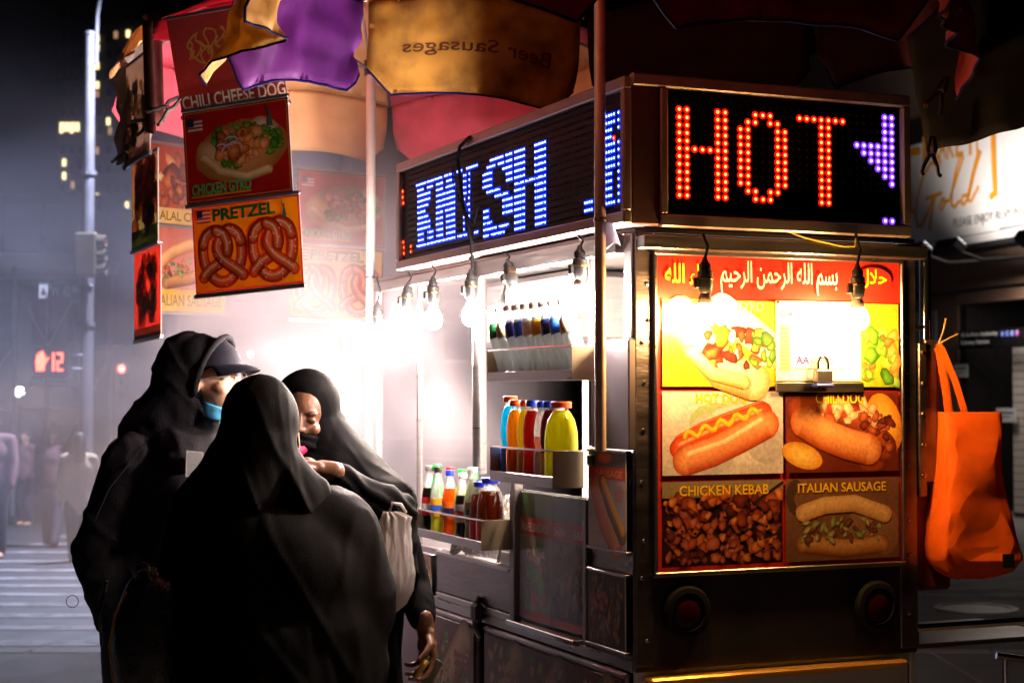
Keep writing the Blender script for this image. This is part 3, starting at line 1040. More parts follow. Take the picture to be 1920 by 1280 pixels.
def pretzel(A, cx, cy, w, h):
    def P(t):          # one rope from end to end through both lobes
        pts = [(-.46, -.36), (-.30, -.22), (-.05, -.10), (.10, .04), (.14, .20), (.05, .42), (-.18, .50), (-.40, .38), (-.46, .10), (-.40, -.18), (-.20, -.42), (.0, -.48),
               (.20, -.42), (.40, -.18), (.46, .10), (.40, .38), (.18, .50), (.0, .40), (-.12, .18), (-.06, .02), (.08, -.12), (.30, -.26), (.47, -.38)]
        n = len(pts)
        x = t * (n - 1); i = min(int(x), n - 2); f = x - i
        p0, p1, p2, p3 = (Vector(pts[min(max(k, 0), n - 1)]) for k in (i - 1, i, i + 1, i + 2))
        q = .5 * (2 * p1 + (p2 - p0) * f + (2 * p0 - 5 * p1 + 4 * p2 - p3) * f * f + (3 * p1 - p0 - 3 * p2 + p3) * f ** 3)
        return (cx + q.x * w * .84, cy + q.y * h * .84)
    order = ((.30, .70), (0, .34), (.66, 1.0), (.15, .26))
    tw = .2 * w
    for a, b in order:
        ln = [P(a + (b - a) * i / 26) for i in range(27)]
        A.stroke(ln, tw * 1.08, '#a82a0c', '#e0521e')
        A.stroke(ln, tw * .74, '#d84a1a', '#f88a4c')
        A.stroke([(x - .012 * w, y + .02 * h) for x, y in ln], tw * .2, '#fa9a60', '#ffd8b0')
        for i in range(int(40 * (b - a)) + 3):
            p = P(a + (b - a) * RND.random())
            A.ell(p[0] + RND.uniform(-.4, .4) * tw, p[1] + RND.uniform(-.4, .4) * tw, .016 * w, .010 * w, '#fff4e4', n=6, rot=RND.uniform(0, 180), clip=False)

def flag(A, x, y, w, h):
    for i in range(7):
        A.rect(x, y + h * i / 7, w, h / 7, '#b43a34' if i % 2 == 0 else '#efe2d6')
    A.rect(x, y + h * .45, w * .42, h * .55, '#2c3560')

def torch_lady(A, x, y, h):
    A.poly([(x, y), (x + .3 * h, y), (x + .24 * h, y + .35 * h), (x + .2 * h, y + .6 * h), (x + .1 * h, y + .6 * h), (x + .06 * h, y + .3 * h)], '#51665c')
    A.ell(x + .15 * h, y + .66 * h, .06 * h, .075 * h, '#405248', '#6f8278')
    A.stroke([(x + .1 * h, y + .55 * h), (x + .03 * h, y + .85 * h)], .06 * h, '#405248')
    A.ell(x + .02 * h, y + .93 * h, .03 * h, .06 * h, '#2f4038', '#70705a')

# ================================================================== THE FOOD CART
CW, CL = .93, 2.25
cart = cthing('food_cart', 'stainless steel street food cart with open serving window and menu front', 'food cart', 0, 0, 0)
def cpart(name, x0, x1, y0, y1, z0, z1, m_=None, b=.003, parent=None):
    return MB().bbox(x0, x1, y0, y1, z0, z1, b).build(name, m_ or STEEL_WALL, parent or cart)
# chassis and wheels
cpart('chassis', .03, CW - .03, .06, CL - .03, .42, .47, DARK)
for x in (-.02, CW - .1):
    for y in (.7, 1.55):
        w_ = MB().lathe([(.06, 0), (.2, 0), (.29, .02), (.30, .06), (.29, .1), (.2, .12), (.06, .12)], 24, M=Matrix.Translation((x, y, .305)) @ Matrix.Rotation(R(90), 4, 'Y')).build('wheel', BLACK_RUB, cart, True)
        MB().lathe([(.0, -.01), (.17, -.005), (.19, .01), (.19, .11), (.0, .125)], 18, M=Matrix.Translation((x, y, .305)) @ Matrix.Rotation(R(90), 4, 'Y')).build('rim', STEEL_DULL, w_, True)
for x, y in ((.08, .1), (CW - .08, .1), (.08, CL - .1), (CW - .08, CL - .1)):
    MB().tube([(x, y, 0), (x, y, .42)], .025, 8).build('jack_leg', DARK, cart)
# carcass
PALE = mat('white enamel lining', (.8, .79, .77), .3, .15, 5, .08)
cpart('floor_panel', .01, CW - .01, .03, CL - .01, .475, .49, STEEL_DULL)
cpart('counter', .012, CW - .02, .05, CL - .012, 1.035, 1.05, STEEL)
cpart('far_wall', CW - .02, CW, .012, CL - .01, .47, 2.04, PALE)
cpart('end_wall', .01, CW - .023, CL - .02, CL - .001, .47, 1.05, STEEL)
cpart('inner_front', .01, CW - .023, .018, .035, .49, 2.04, PALE)
roof = cpart('roof', -.0, CW, .0, CL, 2.042, 2.056, STEEL)
# ---- front
FRONT_BK = mat('blackened steel front', (.10, .09, .10), .42, .85, 5, .4, .25, 15)
cpart('corner_post', 0, .058, -.004, .014, .86, 2.04, STEEL_WALL)
cpart('front_panel', .0605, CW - .066, .0, .012, 1.115, 2.04, STEEL_WALL)
cpart('right_post', CW - .063, CW - .002, -.004, .014, .86, 2.04, STEEL_WALL)
cpart('lower_front', .001, CW - .003, .001, .0145, .845, 1.112, FRONT_BK)
cpart('skirt', .012, CW - .012, .02, .034, .47, .81, mat('black skirt', (.012, .011, .012), .6))
cpart('bottom_trim', .03, CW - .06, -.035, .018, .812, .832, mat('amber trim', (.75, .42, .08), .3, .6, 12, .2), .006)
cpart('sign_ledge', .0, CW, -.06, -.006, 1.992, 2.03, STEEL)
for z in (.93, 1.1, 1.2, 1.36, 1.5, 1.63, 1.74, 1.8, 1.9):
    MB().lathe([(.0065, 0), (.005, .003), (.0, .0045)], 8, M=Matrix.Translation((.028 + .01 * math.sin(z * 50), -.0045, z)) @ Matrix.Rotation(R(90), 4, 'X')).build('rivet', CHROME, cart)
    MB().lathe([(.0055, 0), (.004, .003), (.0, .004)], 8, M=Matrix.Translation((CW - .035, -.0045, z + .03)) @ Matrix.Rotation(R(90), 4, 'X')).build('rivet', CHROME, cart)
for x, z in ((.154, 1.004), (.777, .99)):
    Mt = Matrix.Translation((x, .0, z)) @ Matrix.Rotation(R(90), 4, 'X')
    t_ = MB().lathe([(.05, .0), (.072, .0), (.074, .012), (.066, .022), (.052, .024), (.05, .012)], 28, M=Mt, close=False).build('tail_lamp', BLACK_RUB, cart, True)
    MB().lathe([(.0502, .004), (.049, .014), (.035, .021), (.015, .024), (.0, .0245)], 24, M=Mt, close=False).build('red_lens', mat('red lens', (.03, .002, .002), .3, 0, spec=.3), t_, True)
cpart('grab_plate', CW + .002, CW + .03, -.01, .05, 1.30, 1.75, STEEL_WALL)
cpart('grab_plate', CW + .032, CW + .075, .0, .012, 1.34, 1.76, STEEL_DULL)
for z in (1.36, 1.45, 1.54, 1.63, 1.72):
    MB().lathe([(.008, 0), (.006, .005), (0, .006)], 8, M=Matrix.Translation((CW + .016, -.0105, z)) @ Matrix.Rotation(R(90), 4, 'X')).build('bolt', BRASS, cart)
cpart('side_box', CW + .003, CW + .14, .02, .3, 1.02, 1.33, mat('red painted box', (.12, .012, .012), .5, 0, 8, .25), .01)
# side tray and rail low on the right
tray = cpart('side_tray', CW + .01, CW + .62, .1, .5, .835, .85, STEEL, .004)
MB().tube([(CW + .06, .09, .9), (CW + .5, .09, .9)], .012, 8).build('tray_rail', CHROME, tray)
for x in (CW + .06, CW + .5):
    MB().tube([(x, .09, .845), (x, .09, .9)], .008, 8).build('tray_post', CHROME, tray)
MB().tube([(CW + .14, .48, .83), (CW, .48, .6)], .012, 8).build('tray_brace', STEEL_DULL, tray)

# ---- serving side (x = 0)
cpart('sill_rail', -.012, .01, .004, CL, .846, .878, STEEL)
cpart('lower_rail', -.012, .01, .004, CL, .47, .5, STEEL_DULL)
def door(y0, y1, z0, z1, name='cabinet_door', m_=None):
    d_ = cpart(name, -.014, .0, y0, y1, z0, z1, m_ or STEEL_WALL, .004)
    MB().bbox(-.021, -.0145, y0 + .004, y1 - .004, z1 - .014, z1 - .002, .002).build('lip', STEEL, d_)
    return d_
MUR = mat('smeared purple steel', (.30, .22, .25), .4, .8, 7, .5, .2, 14)
door(1.115, 1.525, .505, .842, m_=MUR)
door(.03, 1.05, .505, .84, m_=MUR)
door(1.55, 2.2, .505, .842, m_=MUR)
MB().tube([(-.018, 1.075, .8), (-.035, 1.075, .83), (-.035, 1.075, .9), (-.018, 1.075, .93)], .012, 8).build('door_latch', BLACK_PL, cart)
MB().bbox(-.045, -.015, 1.05, 1.105, .85, .91, .008).build('lock_hasp', BLACK_PL, cart)
# bottom drawer panels below soda rack
door(.832, 1.5, .905, 1.05, 'drawer_front')
cpart('ledge_strip', -.016, .0, .83, 1.505, .88, .902, STEEL)
cpart('end_panel', -.003, .012, 1.5055, CL - .003, .88, 1.05, STEEL_WALL)
# glazed compartment
cpart('mullion', -.02, .012, .79, .828, .88, 1.34, STEEL_DULL)
cpart('mullion', -.02, .012, .268, .292, .88, 1.30, STEEL_DULL)
cpart('glass_sill', -.05, -.0, .294, .788, .878, .896, CHROME)
MB().box(.006, .009, .294, .788, .9, 1.3).build('glass_backing', mat('compartment back', (.3, .29, .29), .6), cart)
# narrow column next to the corner
cpart('column_panel', -.004, .01, .002, .266, .846, 1.44, STEEL_WALL)
cpart('column_panel', -.02, .01, -.002, .15, 1.447, 1.75, mat('grey galvanised sheet', (.13, .11, .125), .5, .8, 5, .2), .004)
cpart('column_panel', -.004, .01, .153, .266, 1.447, 1.75, STEEL_DULL)
cpart('column_post', -.008, .012, .004, .05, 1.752, 2.04, STEEL)
# upper posts
MB().tube([(-.012, 1.1, .905 + .43), (-.012, 1.1, 2.04)], .024, 12).build('window_post', STEEL, cart, True)
MB().tube([(-.004, .255, 1.452), (-.004, .255, 2.04)], .012, 8).build('window_post', STEEL_DULL, cart, True)
MB().tube([(.01, CL - .02, 1.05), (.01, CL - .02, 2.04)], .02, 10).build('window_post', STEEL, cart, True)
MB().tube([(.012, 1.75, 1.05), (.012, 1.75, 2.04)], .012, 8).build('window_post', STEEL, cart, True)
cpart('window_rail', -.03, .012, .055, 1.12, 1.985, 2.038, STEEL)
cpart('window_rail', -.012, .012, 1.13, CL - .045, 2.0, 2.038, STEEL)
cpart('inner_shelf', .55, .85, .06, 1.06, 1.335, 1.345, PALE)
cpart('griddle_hood', .35, CW - .03, 1.2, 2.1, 1.78, 2.03, STEEL, .02)
cpart('griddle', .25, CW - .05, 1.25, 2.05, 1.052, 1.14, STEEL_DULL, .01)
MB().bbox(-.035, -.0125, .2, .235, 1.395, 1.43, .006).build('door_knob', BLACK_PL, cart)
# crumpled foil tray on the counter
fo = cthing('foil_tray', 'crumpled aluminium foil tray on counter behind the soda bottles', 'foil tray', .06, 1.12, 1.052)
fm = MB()
fm.grid(lambda a, b: (.0 + .16 * math.sin(math.pi * a) * .5 + .18 * (b - .5), (a - .5) * .42, .21 * math.sin(math.pi * b) ** .6 * (.55 + .45 * math.sin(math.pi * a)) + .03 * noise.noise(Vector((a * 14, b * 14, 3)))), 26, 18, th=.001)
fm.build('foil', mat('aluminium foil', (.85, .84, .82), .25, 1, 0, 0, .6, 60), fo)

# ================================================================== MENU BOARD on the front
MW, MH = .80, .865
mbd = cthing('menu_board', 'large lit menu board with hot dog, kebab and sausage pictures on cart front', 'menu board', .063, -.004, 1.115)
MB().bbox(0, MW, -.008, -.0005, 0, MH, .002).build('backing', WHITE_PAINT, mbd)
for q in ((-.012, MW + .012, -.014, 0.0), (-.012, MW + .012, MH, MH + .014)):
    MB().bbox(q[0], q[1], -.016, -.0005, q[2] - .0 if q[2] >= 0 else q[2], q[3], .003).build('frame_bar', STEEL, mbd)
for q in ((-.012, -.001), (MW + .001, MW + .012)):
    MB().bbox(q[0], q[1], -.016, -.0005, 0.0005, MH - .0005, .003).build('frame_bar', STEEL, mbd)
A = Art(MW, MH, '#d0281c', .000015)
CW2 = .385
cells = [(.012, .012), (.405, .012), (.012, .262), (.405, .262), (.012, .505), (.405, .505)]
# chicken kebab
kebab(A, .012, .012, CW2, .232)
A.rect(.012, .2, CW2, .044, '#8a7c5c')
clump(A, .02, .17, .37, .04, 22, MEAT, .015, .03)
A.stroke([(.30, .18), (.395, .236)], .008, '#2a1a10')
A.text('CHICKEN KEBAB', .065, .205, .028, '#f4c21c', w=.285, bold=.02, outline='#7a1a08')
# italian sausage
blurbg(A, .405, .012, CW2, .232, ['#7a5038', '#94684a', '#4c3424', '#84603c'])
sandwich(A, .6, .11, .33, -2, '#c08a4c', '#e8bb7c', fill=[('#3a2418', '#8a5a34'), ('#5a5a2c', '#a8a85a'), ('#4c2016', '#9a5434'), ('#70603a', '#c8b878')])
A.text('ITALIAN SAUSAGE', .445, .205, .027, '#f4c21c', w=.3, bold=.02, outline='#7a1a08')
# hot dog
blurbg(A, .012, .262, CW2, .23, ['#cfc4c0', '#e4dcd6', '#bdb4b4', '#9ab07c', '#d8d0cc'])
hotdog(A, .205, .368, .315, 13)
A.text('HOT DOG', .115, .457, .03, '#f8c818', w=.165, bold=.02, outline='#9a2a08')
# chili dog
blurbg(A, .405, .262, CW2, .23, ['#6a2412', '#8a3414', '#c8641c', '#e8a028', '#4c180c'])
A.ell(.74, .4, .06, .09, '#d87818', '#f8c048', 20)
A.ell(.46, .31, .07, .035, '#d88a18', '#f8d060', -18)
A.stroke([(.45, .44), (.55, .445), (.66, .40), (.74, .33)], .085, '#5a1c0e', '#a84a24')
clump(A, .47, .40, .25, .06, 30, [('#b4884c', '#f2dcb0'), ('#a06a3a', '#e8c890'), ('#7a2c18', '#c86a3c')], .012, .028)
clump(A, .66, .32, .1, .1, 24, MEAT, .012, .024)
A.stroke([(.465, .405), (.53, .37), (.61, .342), (.685, .325)], .09, '#b4501c', '#f4a860')
A.text('CHILI DOG', .505, .457, .03, '#f8c818', w=.165, bold=.02, outline='#9a2a08')
# gyro
blurbg(A, .012, .505, CW2, .24, ['#b8b424', '#d8c824', '#88a424', '#e8d838', '#7a9c2c'])
A.stroke([(.07, .70), (.13, .62), (.2, .55), (.30, .52)], .11, '#c89850', '#fbe8c0')
A.stroke([(.2, .72), (.29, .66), (.37, .6)], .09, '#dcd8d0', '#f8f4f0')
clump(A, .15, .56, .2, .1, 40, MEAT + GREEN[:1] + [('#c04830', '#f0a080'), ('#e0c8c8', '#fff0f0')], .012, .03)
clump(A, .3, .57, .07, .08, 14, GREEN, .012, .022)
A.stroke([(.1, .60), (.17, .54), (.27, .517)], .04, '#c89048', '#f6d8a0')
A.text('GYRO', .245, .715, .028, '#f6e8b0', w=.09, bold=.02, outline='#b89a18')
# falafel cell, mostly behind the permit
blurbg(A, .405, .505, CW2, .24, ['#98a820', '#b8b828', '#6c9424', '#d0b030'])
clump(A, .66, .53, .12, .13, 34, [('#a8821c', '#f0cc40'), ('#c0701c', '#f0a850'), ('#6a4418', '#b8843c')] + GREEN, .014, .03)
# calligraphy band
A.ell(.705, .815, .062, .036, '#b02a20', '#b83024')
A.text('\uFE8F\uFEF4\uFEA3\uFEAE\uFEDF\uFE8D \uFEE6\uFEE4\uFEA3\uFEAE\uFEDF\uFE8D \uFEEA\uFEE0\uFEDF\uFE8D \uFEE2\uFEB4\uFE91'.replace('\uFE8F', '\uFEE2'), .195, .764, .092, '#fff2dc', w=.385, bold=.01)
A.text('\uFEDE\uFEFC\uFEA3'.replace('\uFEDE', '\uFEDD'), .655, .79, .055, '#f8e018', w=.095, bold=.016)
A.text('\uFEEA\uFEE0\uFEDF\uFE8D \uFE80\uFE8E\uFEB7', .02, .785, .058, '#fbd838', w=.15, bold=.016)
A.build('print', mbd, PRINT, loc=(0, -.0085, 0))
# permit card with padlock
pm = cthing('vendor_permit', 'white vendor permit card in clear holder pinned over the menu board', 'permit', .436, -.018, 1.635)
MB().bbox(0, .286, -.004, 0, 0, .228, .002).build('card', mat('permit paper', (.78, .75, .72), .5), pm)
MB().bbox(-.004, .292, -.008, -.003, -.03, -.003, .002).build('holder_bar', STEEL, pm)
for q in ((.006, .222), (.28, .222)):
    MB().lathe([(.005, 0), (.004, .003), (0, .004)], 8, M=Matrix.Translation((q[0], -.006, q[1])) @ Matrix.Rotation(R(90), 4, 'X')).build('screw', BRASS, pm)
A = Art(.286, .228)
A.text('MOBILE FOOD', .04, .18, .02, '#5a4aa8', w=.13)
A.ell(.022, .19, .011, .011, '#6a6ab0', '#a8a8d8')
A.rect(.012, .03, .034, .13, '#e8dc98')
for k in range(11):
    A.rect(.015, .036 + k * .011, .026, .003, '#b89a40')
A.frame(.055, .09, .21, .075, .0012, '#b8a8c8')
A.text('AA', .065, .05, .022, '#5838a0', w=.044, bold=.02)
A.text('03245', .115, .052, .016, '#786868', w=.075)
A.rect(.06, .035, .17, .003, '#d0c0a0')
A.build('print', pm, PRINT, loc=(0, -.0045, 0))
pl = cthing('padlock', 'small laminated padlock with blue bumper hanging under the permit', 'padlock', .575, -.045, 1.63)
MB().bbox(-.028, .028, -.012, .012, .0, .038, .004).build('body', mat('padlock steel', (.7, .66, .58), .3, 1), pl)
MB().bbox(-.03, .03, -.014, .014, -.012, -.001, .004).build('bumper', mat('blue bumper', (.03, .05, .3), .4), pl)
MB().tube([(-.017, 0, .036), (-.017, 0, .058), (-.01, 0, .072), (0, 0, .077), (.01, 0, .072), (.017, 0, .058), (.017, 0, .036)], .0045, 8).build('shackle', CHROME, pl, True)

# ---- small posters on the serving side
def side_poster(name, label, y0, y1, z0, z1, art, x=-.022, dull=False, frame=True):
    """board on the serving side; it reads from the street"""
    w_, h_ = y1 - y0, z1 - z0
    t = cthing(name, label, 'poster', x, y1, z0, R(-90))
    MB().bbox(0, w_, 0, .004, 0, h_, .001).build('board', WHITE_PAINT, t)
    if frame:
        for q in ((-.008, w_ + .008, -.009, -.0005), (-.008, w_ + .008, h_ + .0005, h_ + .009)):
            MB().bbox(q[0], q[1], -.004, .016, q[2], q[3], .002).build('frame_bar', STEEL_DULL, t)
    A = Art(w_, h_, '#8a2018', .00002)
    art(A)
    A.build('print', t, PRINT_DULL if dull else PRINT, loc=(0, -.0005, 0))
    return t
def art_sausage(A):
    w, h = A.w, A.h
    A.rect(0, 0, w, h, '#9a8a80', '#c0b0a8')
    A.rect(0, h * .78, w, h * .22, '#5a4a40')
    A.ell(w * .45, h * .95, w * .2, h * .06, '#c03a18', '#f06a30')
    A.rect(0, h * .72, w, h * .13, '#c02a20')
    A.text('SAUSAGE', w * .22, h * .745, h * .075, '#f0a020', w=w * .7)
    A.stroke([(w * .25, h * .62), (w * .45, h * .3), (w * .75, h * .06)], w * .36, '#c04a20', '#f0a070')
    A.stroke([(w * .4, h * .68), (w * .62, h * .42), (w * .92, h * .15)], w * .22, '#4a3018', '#8a6a30')
    A.stroke([(w * .42, h * .7), (w * .66, h * .45), (w * .93, h * .2)], w * .13, '#e07a10', '#ffc030')
    for k in range(6):
        A.rect(w * .72, h * (.5 + k * .03), w * .22, h * .012, '#d84a40')
side_poster('small_poster', 'small poster of a mustard topped sausage roll below the sign pole', .014, .245, 1.172, 1.436, art_sausage)
def art_dark(A):
    w, h = A.w, A.h
    A.rect(0, 0, w, h, '#2c1c18')
    for _ in range(70):
        c = RND.choice([('#2a1410', '#6a4028'), ('#4a2a14', '#a87838'), ('#1a0c0a', '#3c2018'), ('#5c2c20', '#a06048'), ('#30281c', '#7a6c50')])
        A.ell(RND.uniform(.1, .9) * w, RND.uniform(.1, .9) * h, RND.uniform(.05, .14) * w, RND.uniform(.03, .08) * h, c[0], c[1], RND.uniform(40, 130), 9, .3)
side_poster('small_poster', 'small dark scratched food poster near the bottom of the cart corner', .018, .25, .9, 1.1, art_dark, dull=True)
def art_halal(A):
    w, h = A.w, A.h
    A.rect(0, 0, w, h, '#d89018', '#e8b030')
    A.rect(0, 0, w * .36, h, '#c0281c')
    A.text('HALAL', w * .04, h * .55, h * .28, '#f6e8e0', w=w * .3)
    for _ in range(40):
        c = RND.choice(MEAT + GREEN + [('#e0a020', '#ffe070')])
        A.ell(RND.uniform(.42, .95) * w, RND.uniform(.1, .85) * h, .05 * w, .06 * h, c[0], c[1], RND.uniform(0, 180), 9, .2)
side_poster('small_poster', 'small orange halal food poster beside the hanging white bag', 1.535, 1.82, .883, 1.02, art_halal)
def art_falafel(A):
    w, h = A.w, A.h
    A.rect(0, 0, w, h, '#9a8c88')
    for k in range(2):
        x0 = w * .5 * k
        A.rect(x0, h * .66, w * .49, h * .14, '#c8281c')
        A.text(('FALAFEL SANDWICH', 'SHISH KEBAB')[k], x0 + w * .03, h * .69, h * .07, '#f4e0d8', w=w * .42)
        A.rect(x0, h * .8, w * .49, h * .2, ('#4a6a38', '#7a8c8c')[k])
        clump(A, x0 + w * .06, h * .1, w * .36, h * .5, 60, ([('#7a5a20', '#d0b060'), ('#2c5a20', '#6aa048'), ('#b08a60', '#f0dcc0'), ('#a04048', '#d88088')], [('#3a1c10', '#8a5020'), ('#6a3a14', '#d08a3c'), ('#4a2a18', '#a06a48')])[k], w * .025, w * .07)
    A.rect(0, 0, w, h * .06, '#c8281c')
side_poster('window_poster', 'faded falafel sandwich poster behind the sliding glass of the cart', .3, .785, .905, 1.295, art_falafel, x=-.001, dull=False, frame=False)
def art_door(A):
    w, h = A.w, A.h
    A.rect(0, 0, w, h, '#5a3c40', '#6a484a')
    n_ = max(1, int(w / .3))
    for q in range(n_):
        x0 = w * q / n_
        c = RND.choice([('#4a2a2c', '#8a5a50'), ('#6a4a38', '#a88a70'), ('#5a3a44', '#906a70')])
        A.stroke([(x0 + w / n_ * .2, h * .15), (x0 + w / n_ * .5, h * .5), (x0 + w / n_ * .8, h * .85)], w / n_ * .35, c[0], c[1])
        for _ in range(30):
            c = RND.choice([('#4a2020', '#8a4a40'), ('#6a4a2c', '#b08a58'), ('#34402c', '#6a7a50'), ('#7a5a5a', '#b09090')])
            A.ell(x0 + RND.uniform(.12, .88) * w / n_, RND.uniform(.1, .9) * h, RND.uniform(.012, .035), RND.uniform(.01, .02), c[0], c[1], RND.uniform(20, 70), 9, .3)
        A.rect(x0 + w / n_ * .55, h * .62, w / n_ * .35, h * .05, '#8a4a48'); A.rect(x0 + w / n_ * .55, h * .52, w / n_ * .35, h * .05, '#7a4444')
side_poster('door_poster', 'scuffed faded food poster on the lower left cabinet door', 1.13, 1.51, .52, .82, art_door, dull=True, frame=False)
side_poster('door_poster', 'long scuffed faded food poster on the lower right cabinet door', .05, 1.03, .52, .818, art_door, dull=True, frame=False)
g = cthing('sliding_glass', 'smeared sliding glass door on the lower cart side', 'glass door', -.006, .785, .9, R(-90))
GLS = bpy.data.materials.new('smeared glass')
GLS.use_nodes = True
_n = GLS.node_tree.nodes; _l = GLS.node_tree.links; _n.clear()
_t = _n.new('ShaderNodeBsdfTransparent'); _t.inputs[0].default_value = (.97, .97, .97, 1)
_g = _n.new('ShaderNodeBsdfGlossy'); _g.inputs['Roughness'].default_value = .08
_d = _n.new('ShaderNodeBsdfDiffuse'); _d.inputs[0].default_value = (.5, .48, .46, 1)
_tc = _n.new('ShaderNodeTexCoord'); _ns = _n.new('ShaderNodeTexNoise'); _ns.inputs['Scale'].default_value = 9
_mp = _n.new('ShaderNodeMapping'); _mp.inputs['Scale'].default_value = (1, 1, .25); _l.new(_tc.outputs['Object'], _mp.inputs[0]); _l.new(_mp.outputs[0], _ns.inputs[0])
_mr = _n.new('ShaderNodeMapRange'); _mr.inputs[1].default_value = .5; _mr.inputs[2].default_value = .9; _mr.inputs[4].default_value = .14; _l.new(_ns.outputs[0], _mr.inputs[0])
_m1 = _n.new('ShaderNodeMixShader'); _l.new(_mr.outputs[0], _m1.inputs[0]); _l.new(_t.outputs[0], _m1.inputs[1]); _l.new(_d.outputs[0], _m1.inputs[2])
_f = _n.new('ShaderNodeValue'); _f.outputs[0].default_value = .07
_m2 = _n.new('ShaderNodeMixShader'); _l.new(_f.outputs[0], _m2.inputs[0]); _l.new(_m1.outputs[0], _m2.inputs[1]); _l.new(_g.outputs[0], _m2.inputs[2])
_o = _n.new('ShaderNodeOutputMaterial'); _l.new(_m2.outputs[0], _o.inputs[0])
MB().box(0, .25, -.004, -.001, 0, .4).build('pane', GLS, g)
MB().box(.24, .48, .0, .002, 0, .4).build('pane', GLS, g)

# ================================================================== LIGHT SIGNS
SGN_BK = mat('sign face black', (.003, .003, .004), .5, 0, spec=.15)
SGN_FR = mat('sign frame aluminium', (.36, .30, .29), .45, .8, 9, .35)
SGN_SIDE = mat('sign side rust red', (.10, .045, .04), .6, .3, 40, .3)
LED_R = emat('red diode', (1.0, .34, .07), 3.2)
LED_RH = emat('red diode painted halo', (1.0, .004, .001), 2.0)  # H materials: painted glow round the diode cores
LED_B = emat('blue diode', (.36, .48, 1.0), 7.0)
LED_BH = emat('blue diode painted halo', (.0, .02, 1.0), 3.2)
LED_P = emat('violet diode', (.6, .55, 1.0), 3.0)
LED_PH = emat('violet diode painted halo', (.18, .03, 1.0), 2.2)
LED_OFF = mat('unlit diode', (.008, .006, .006), .4, spec=.2)

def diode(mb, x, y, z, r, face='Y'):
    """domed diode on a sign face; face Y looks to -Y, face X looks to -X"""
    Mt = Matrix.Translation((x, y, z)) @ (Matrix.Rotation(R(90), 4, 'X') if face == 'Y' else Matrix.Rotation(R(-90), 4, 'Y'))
    mb.lathe([(r, 0), (r * .95, .0012), (r * .46, .0018)], 12, 1, M=Mt, close=False)  # outer ring glows in place of bloom round the core
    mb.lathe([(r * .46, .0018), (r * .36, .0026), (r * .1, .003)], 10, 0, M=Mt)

SY = -.10
hot = cthing('led_sign', 'black LED sign reading HOT in red with violet arrow', 'LED sign', 0, SY, 2.052)
hx0, hx1 = CART.onY(1240, 300, SY).x, CART.onY(1703, 300, SY).x
HH = .40
MB().bbox(-.056, hx1, .02, .16, 0, HH, .004).build('case', SGN_SIDE, hot)
MB().box(hx0 + .02, hx1 - .022, .012, .0195, .03, HH - .03).build('face', SGN_BK, hot)
MB().bbox(-.058, hx1 + .006, -.006, .019, HH - .0295, HH + .004, .004).build('frame_bar', SGN_FR, hot)
MB().bbox(hx0 - .004, hx1 + .006, -.006, .019, -.004, .0295, .004).build('frame_bar', SGN_FR, hot)
MB().bbox(hx0 - .004, hx0 + .0195, -.006, .019, .030, HH - .030, .004).build('frame_bar', SGN_FR, hot)
MB().bbox(hx1 - .0215, hx1 + .006, -.006, .019, .030, HH - .030, .004).build('frame_bar', SGN_FR, hot)
MB().bbox(-.057, hx0 - .0045, .002, .0195, .0, HH - .030, .003).build('corner_plate', SGN_SIDE, hot)
c0 = CART.onY(1273, 205, SY + .012); c29 = CART.onY(1671, 195, SY + .012)
cb = CART.onY(1273, 366, SY + .012)
dx, dz = (c29.x - c0.x) / 29, (c0.z - cb.z) / 11
on = {}
for r_ in range(12):
    for c in (0, 1, 5, 6):
        on[(c, r_)] = 'R'
for c in (2, 3, 4):
    on[(c, 5)] = 'R'
for r_ in range(2, 10):
    for c in (8, 9, 13, 14):
        on[(c, r_)] = 'R'
for c in (10, 11, 12):
    on[(c, 0)] = 'R'; on[(c, 11)] = 'R'
for c in (9, 10, 12, 13):
    on[(c, 1)] = 'R'; on[(c, 10)] = 'R'
for c in range(16, 23):
    on[(c, 0)] = 'R'
for r_ in range(1, 12):
    on[(19, r_)] = 'R'; on[(20, r_)] = 'R'
for r_, n_ in ((-1, 2), (0, 2), (1, 2), (2, 2), (3, 6), (4, 5), (5, 4), (6, 3), (7, 2), (8, 1), (13, 2)):
    for k in range(n_):
        on[(29 - k, r_)] = 'P'
dm = {}
un = MB()
for r_ in range(-1, 15):
    for c in range(-1, 31):
        x, z = c0.x + c * dx, c0.z - r_ * dz - 2.052
        if z < .035 or z > HH - .035 or x > hx1 - .026 or x < hx0 + .024:
            continue
        k = on.get((c, r_))
        if k is None:
            un.lathe([(.0045, 0), (.0035, .003), (.0, .0042)], 6, M=Matrix.Translation((x, .0118, z)) @ Matrix.Rotation(R(90), 4, 'X'), close=False)
            continue
        if k not in dm:
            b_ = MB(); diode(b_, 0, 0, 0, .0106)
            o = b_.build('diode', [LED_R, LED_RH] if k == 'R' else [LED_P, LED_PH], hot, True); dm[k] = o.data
        else:
            o = link('diode', dm[k], hot)
        o.location = (x, .0118, z)
un.build('unlit_diodes', LED_OFF, hot, kind='stuff')

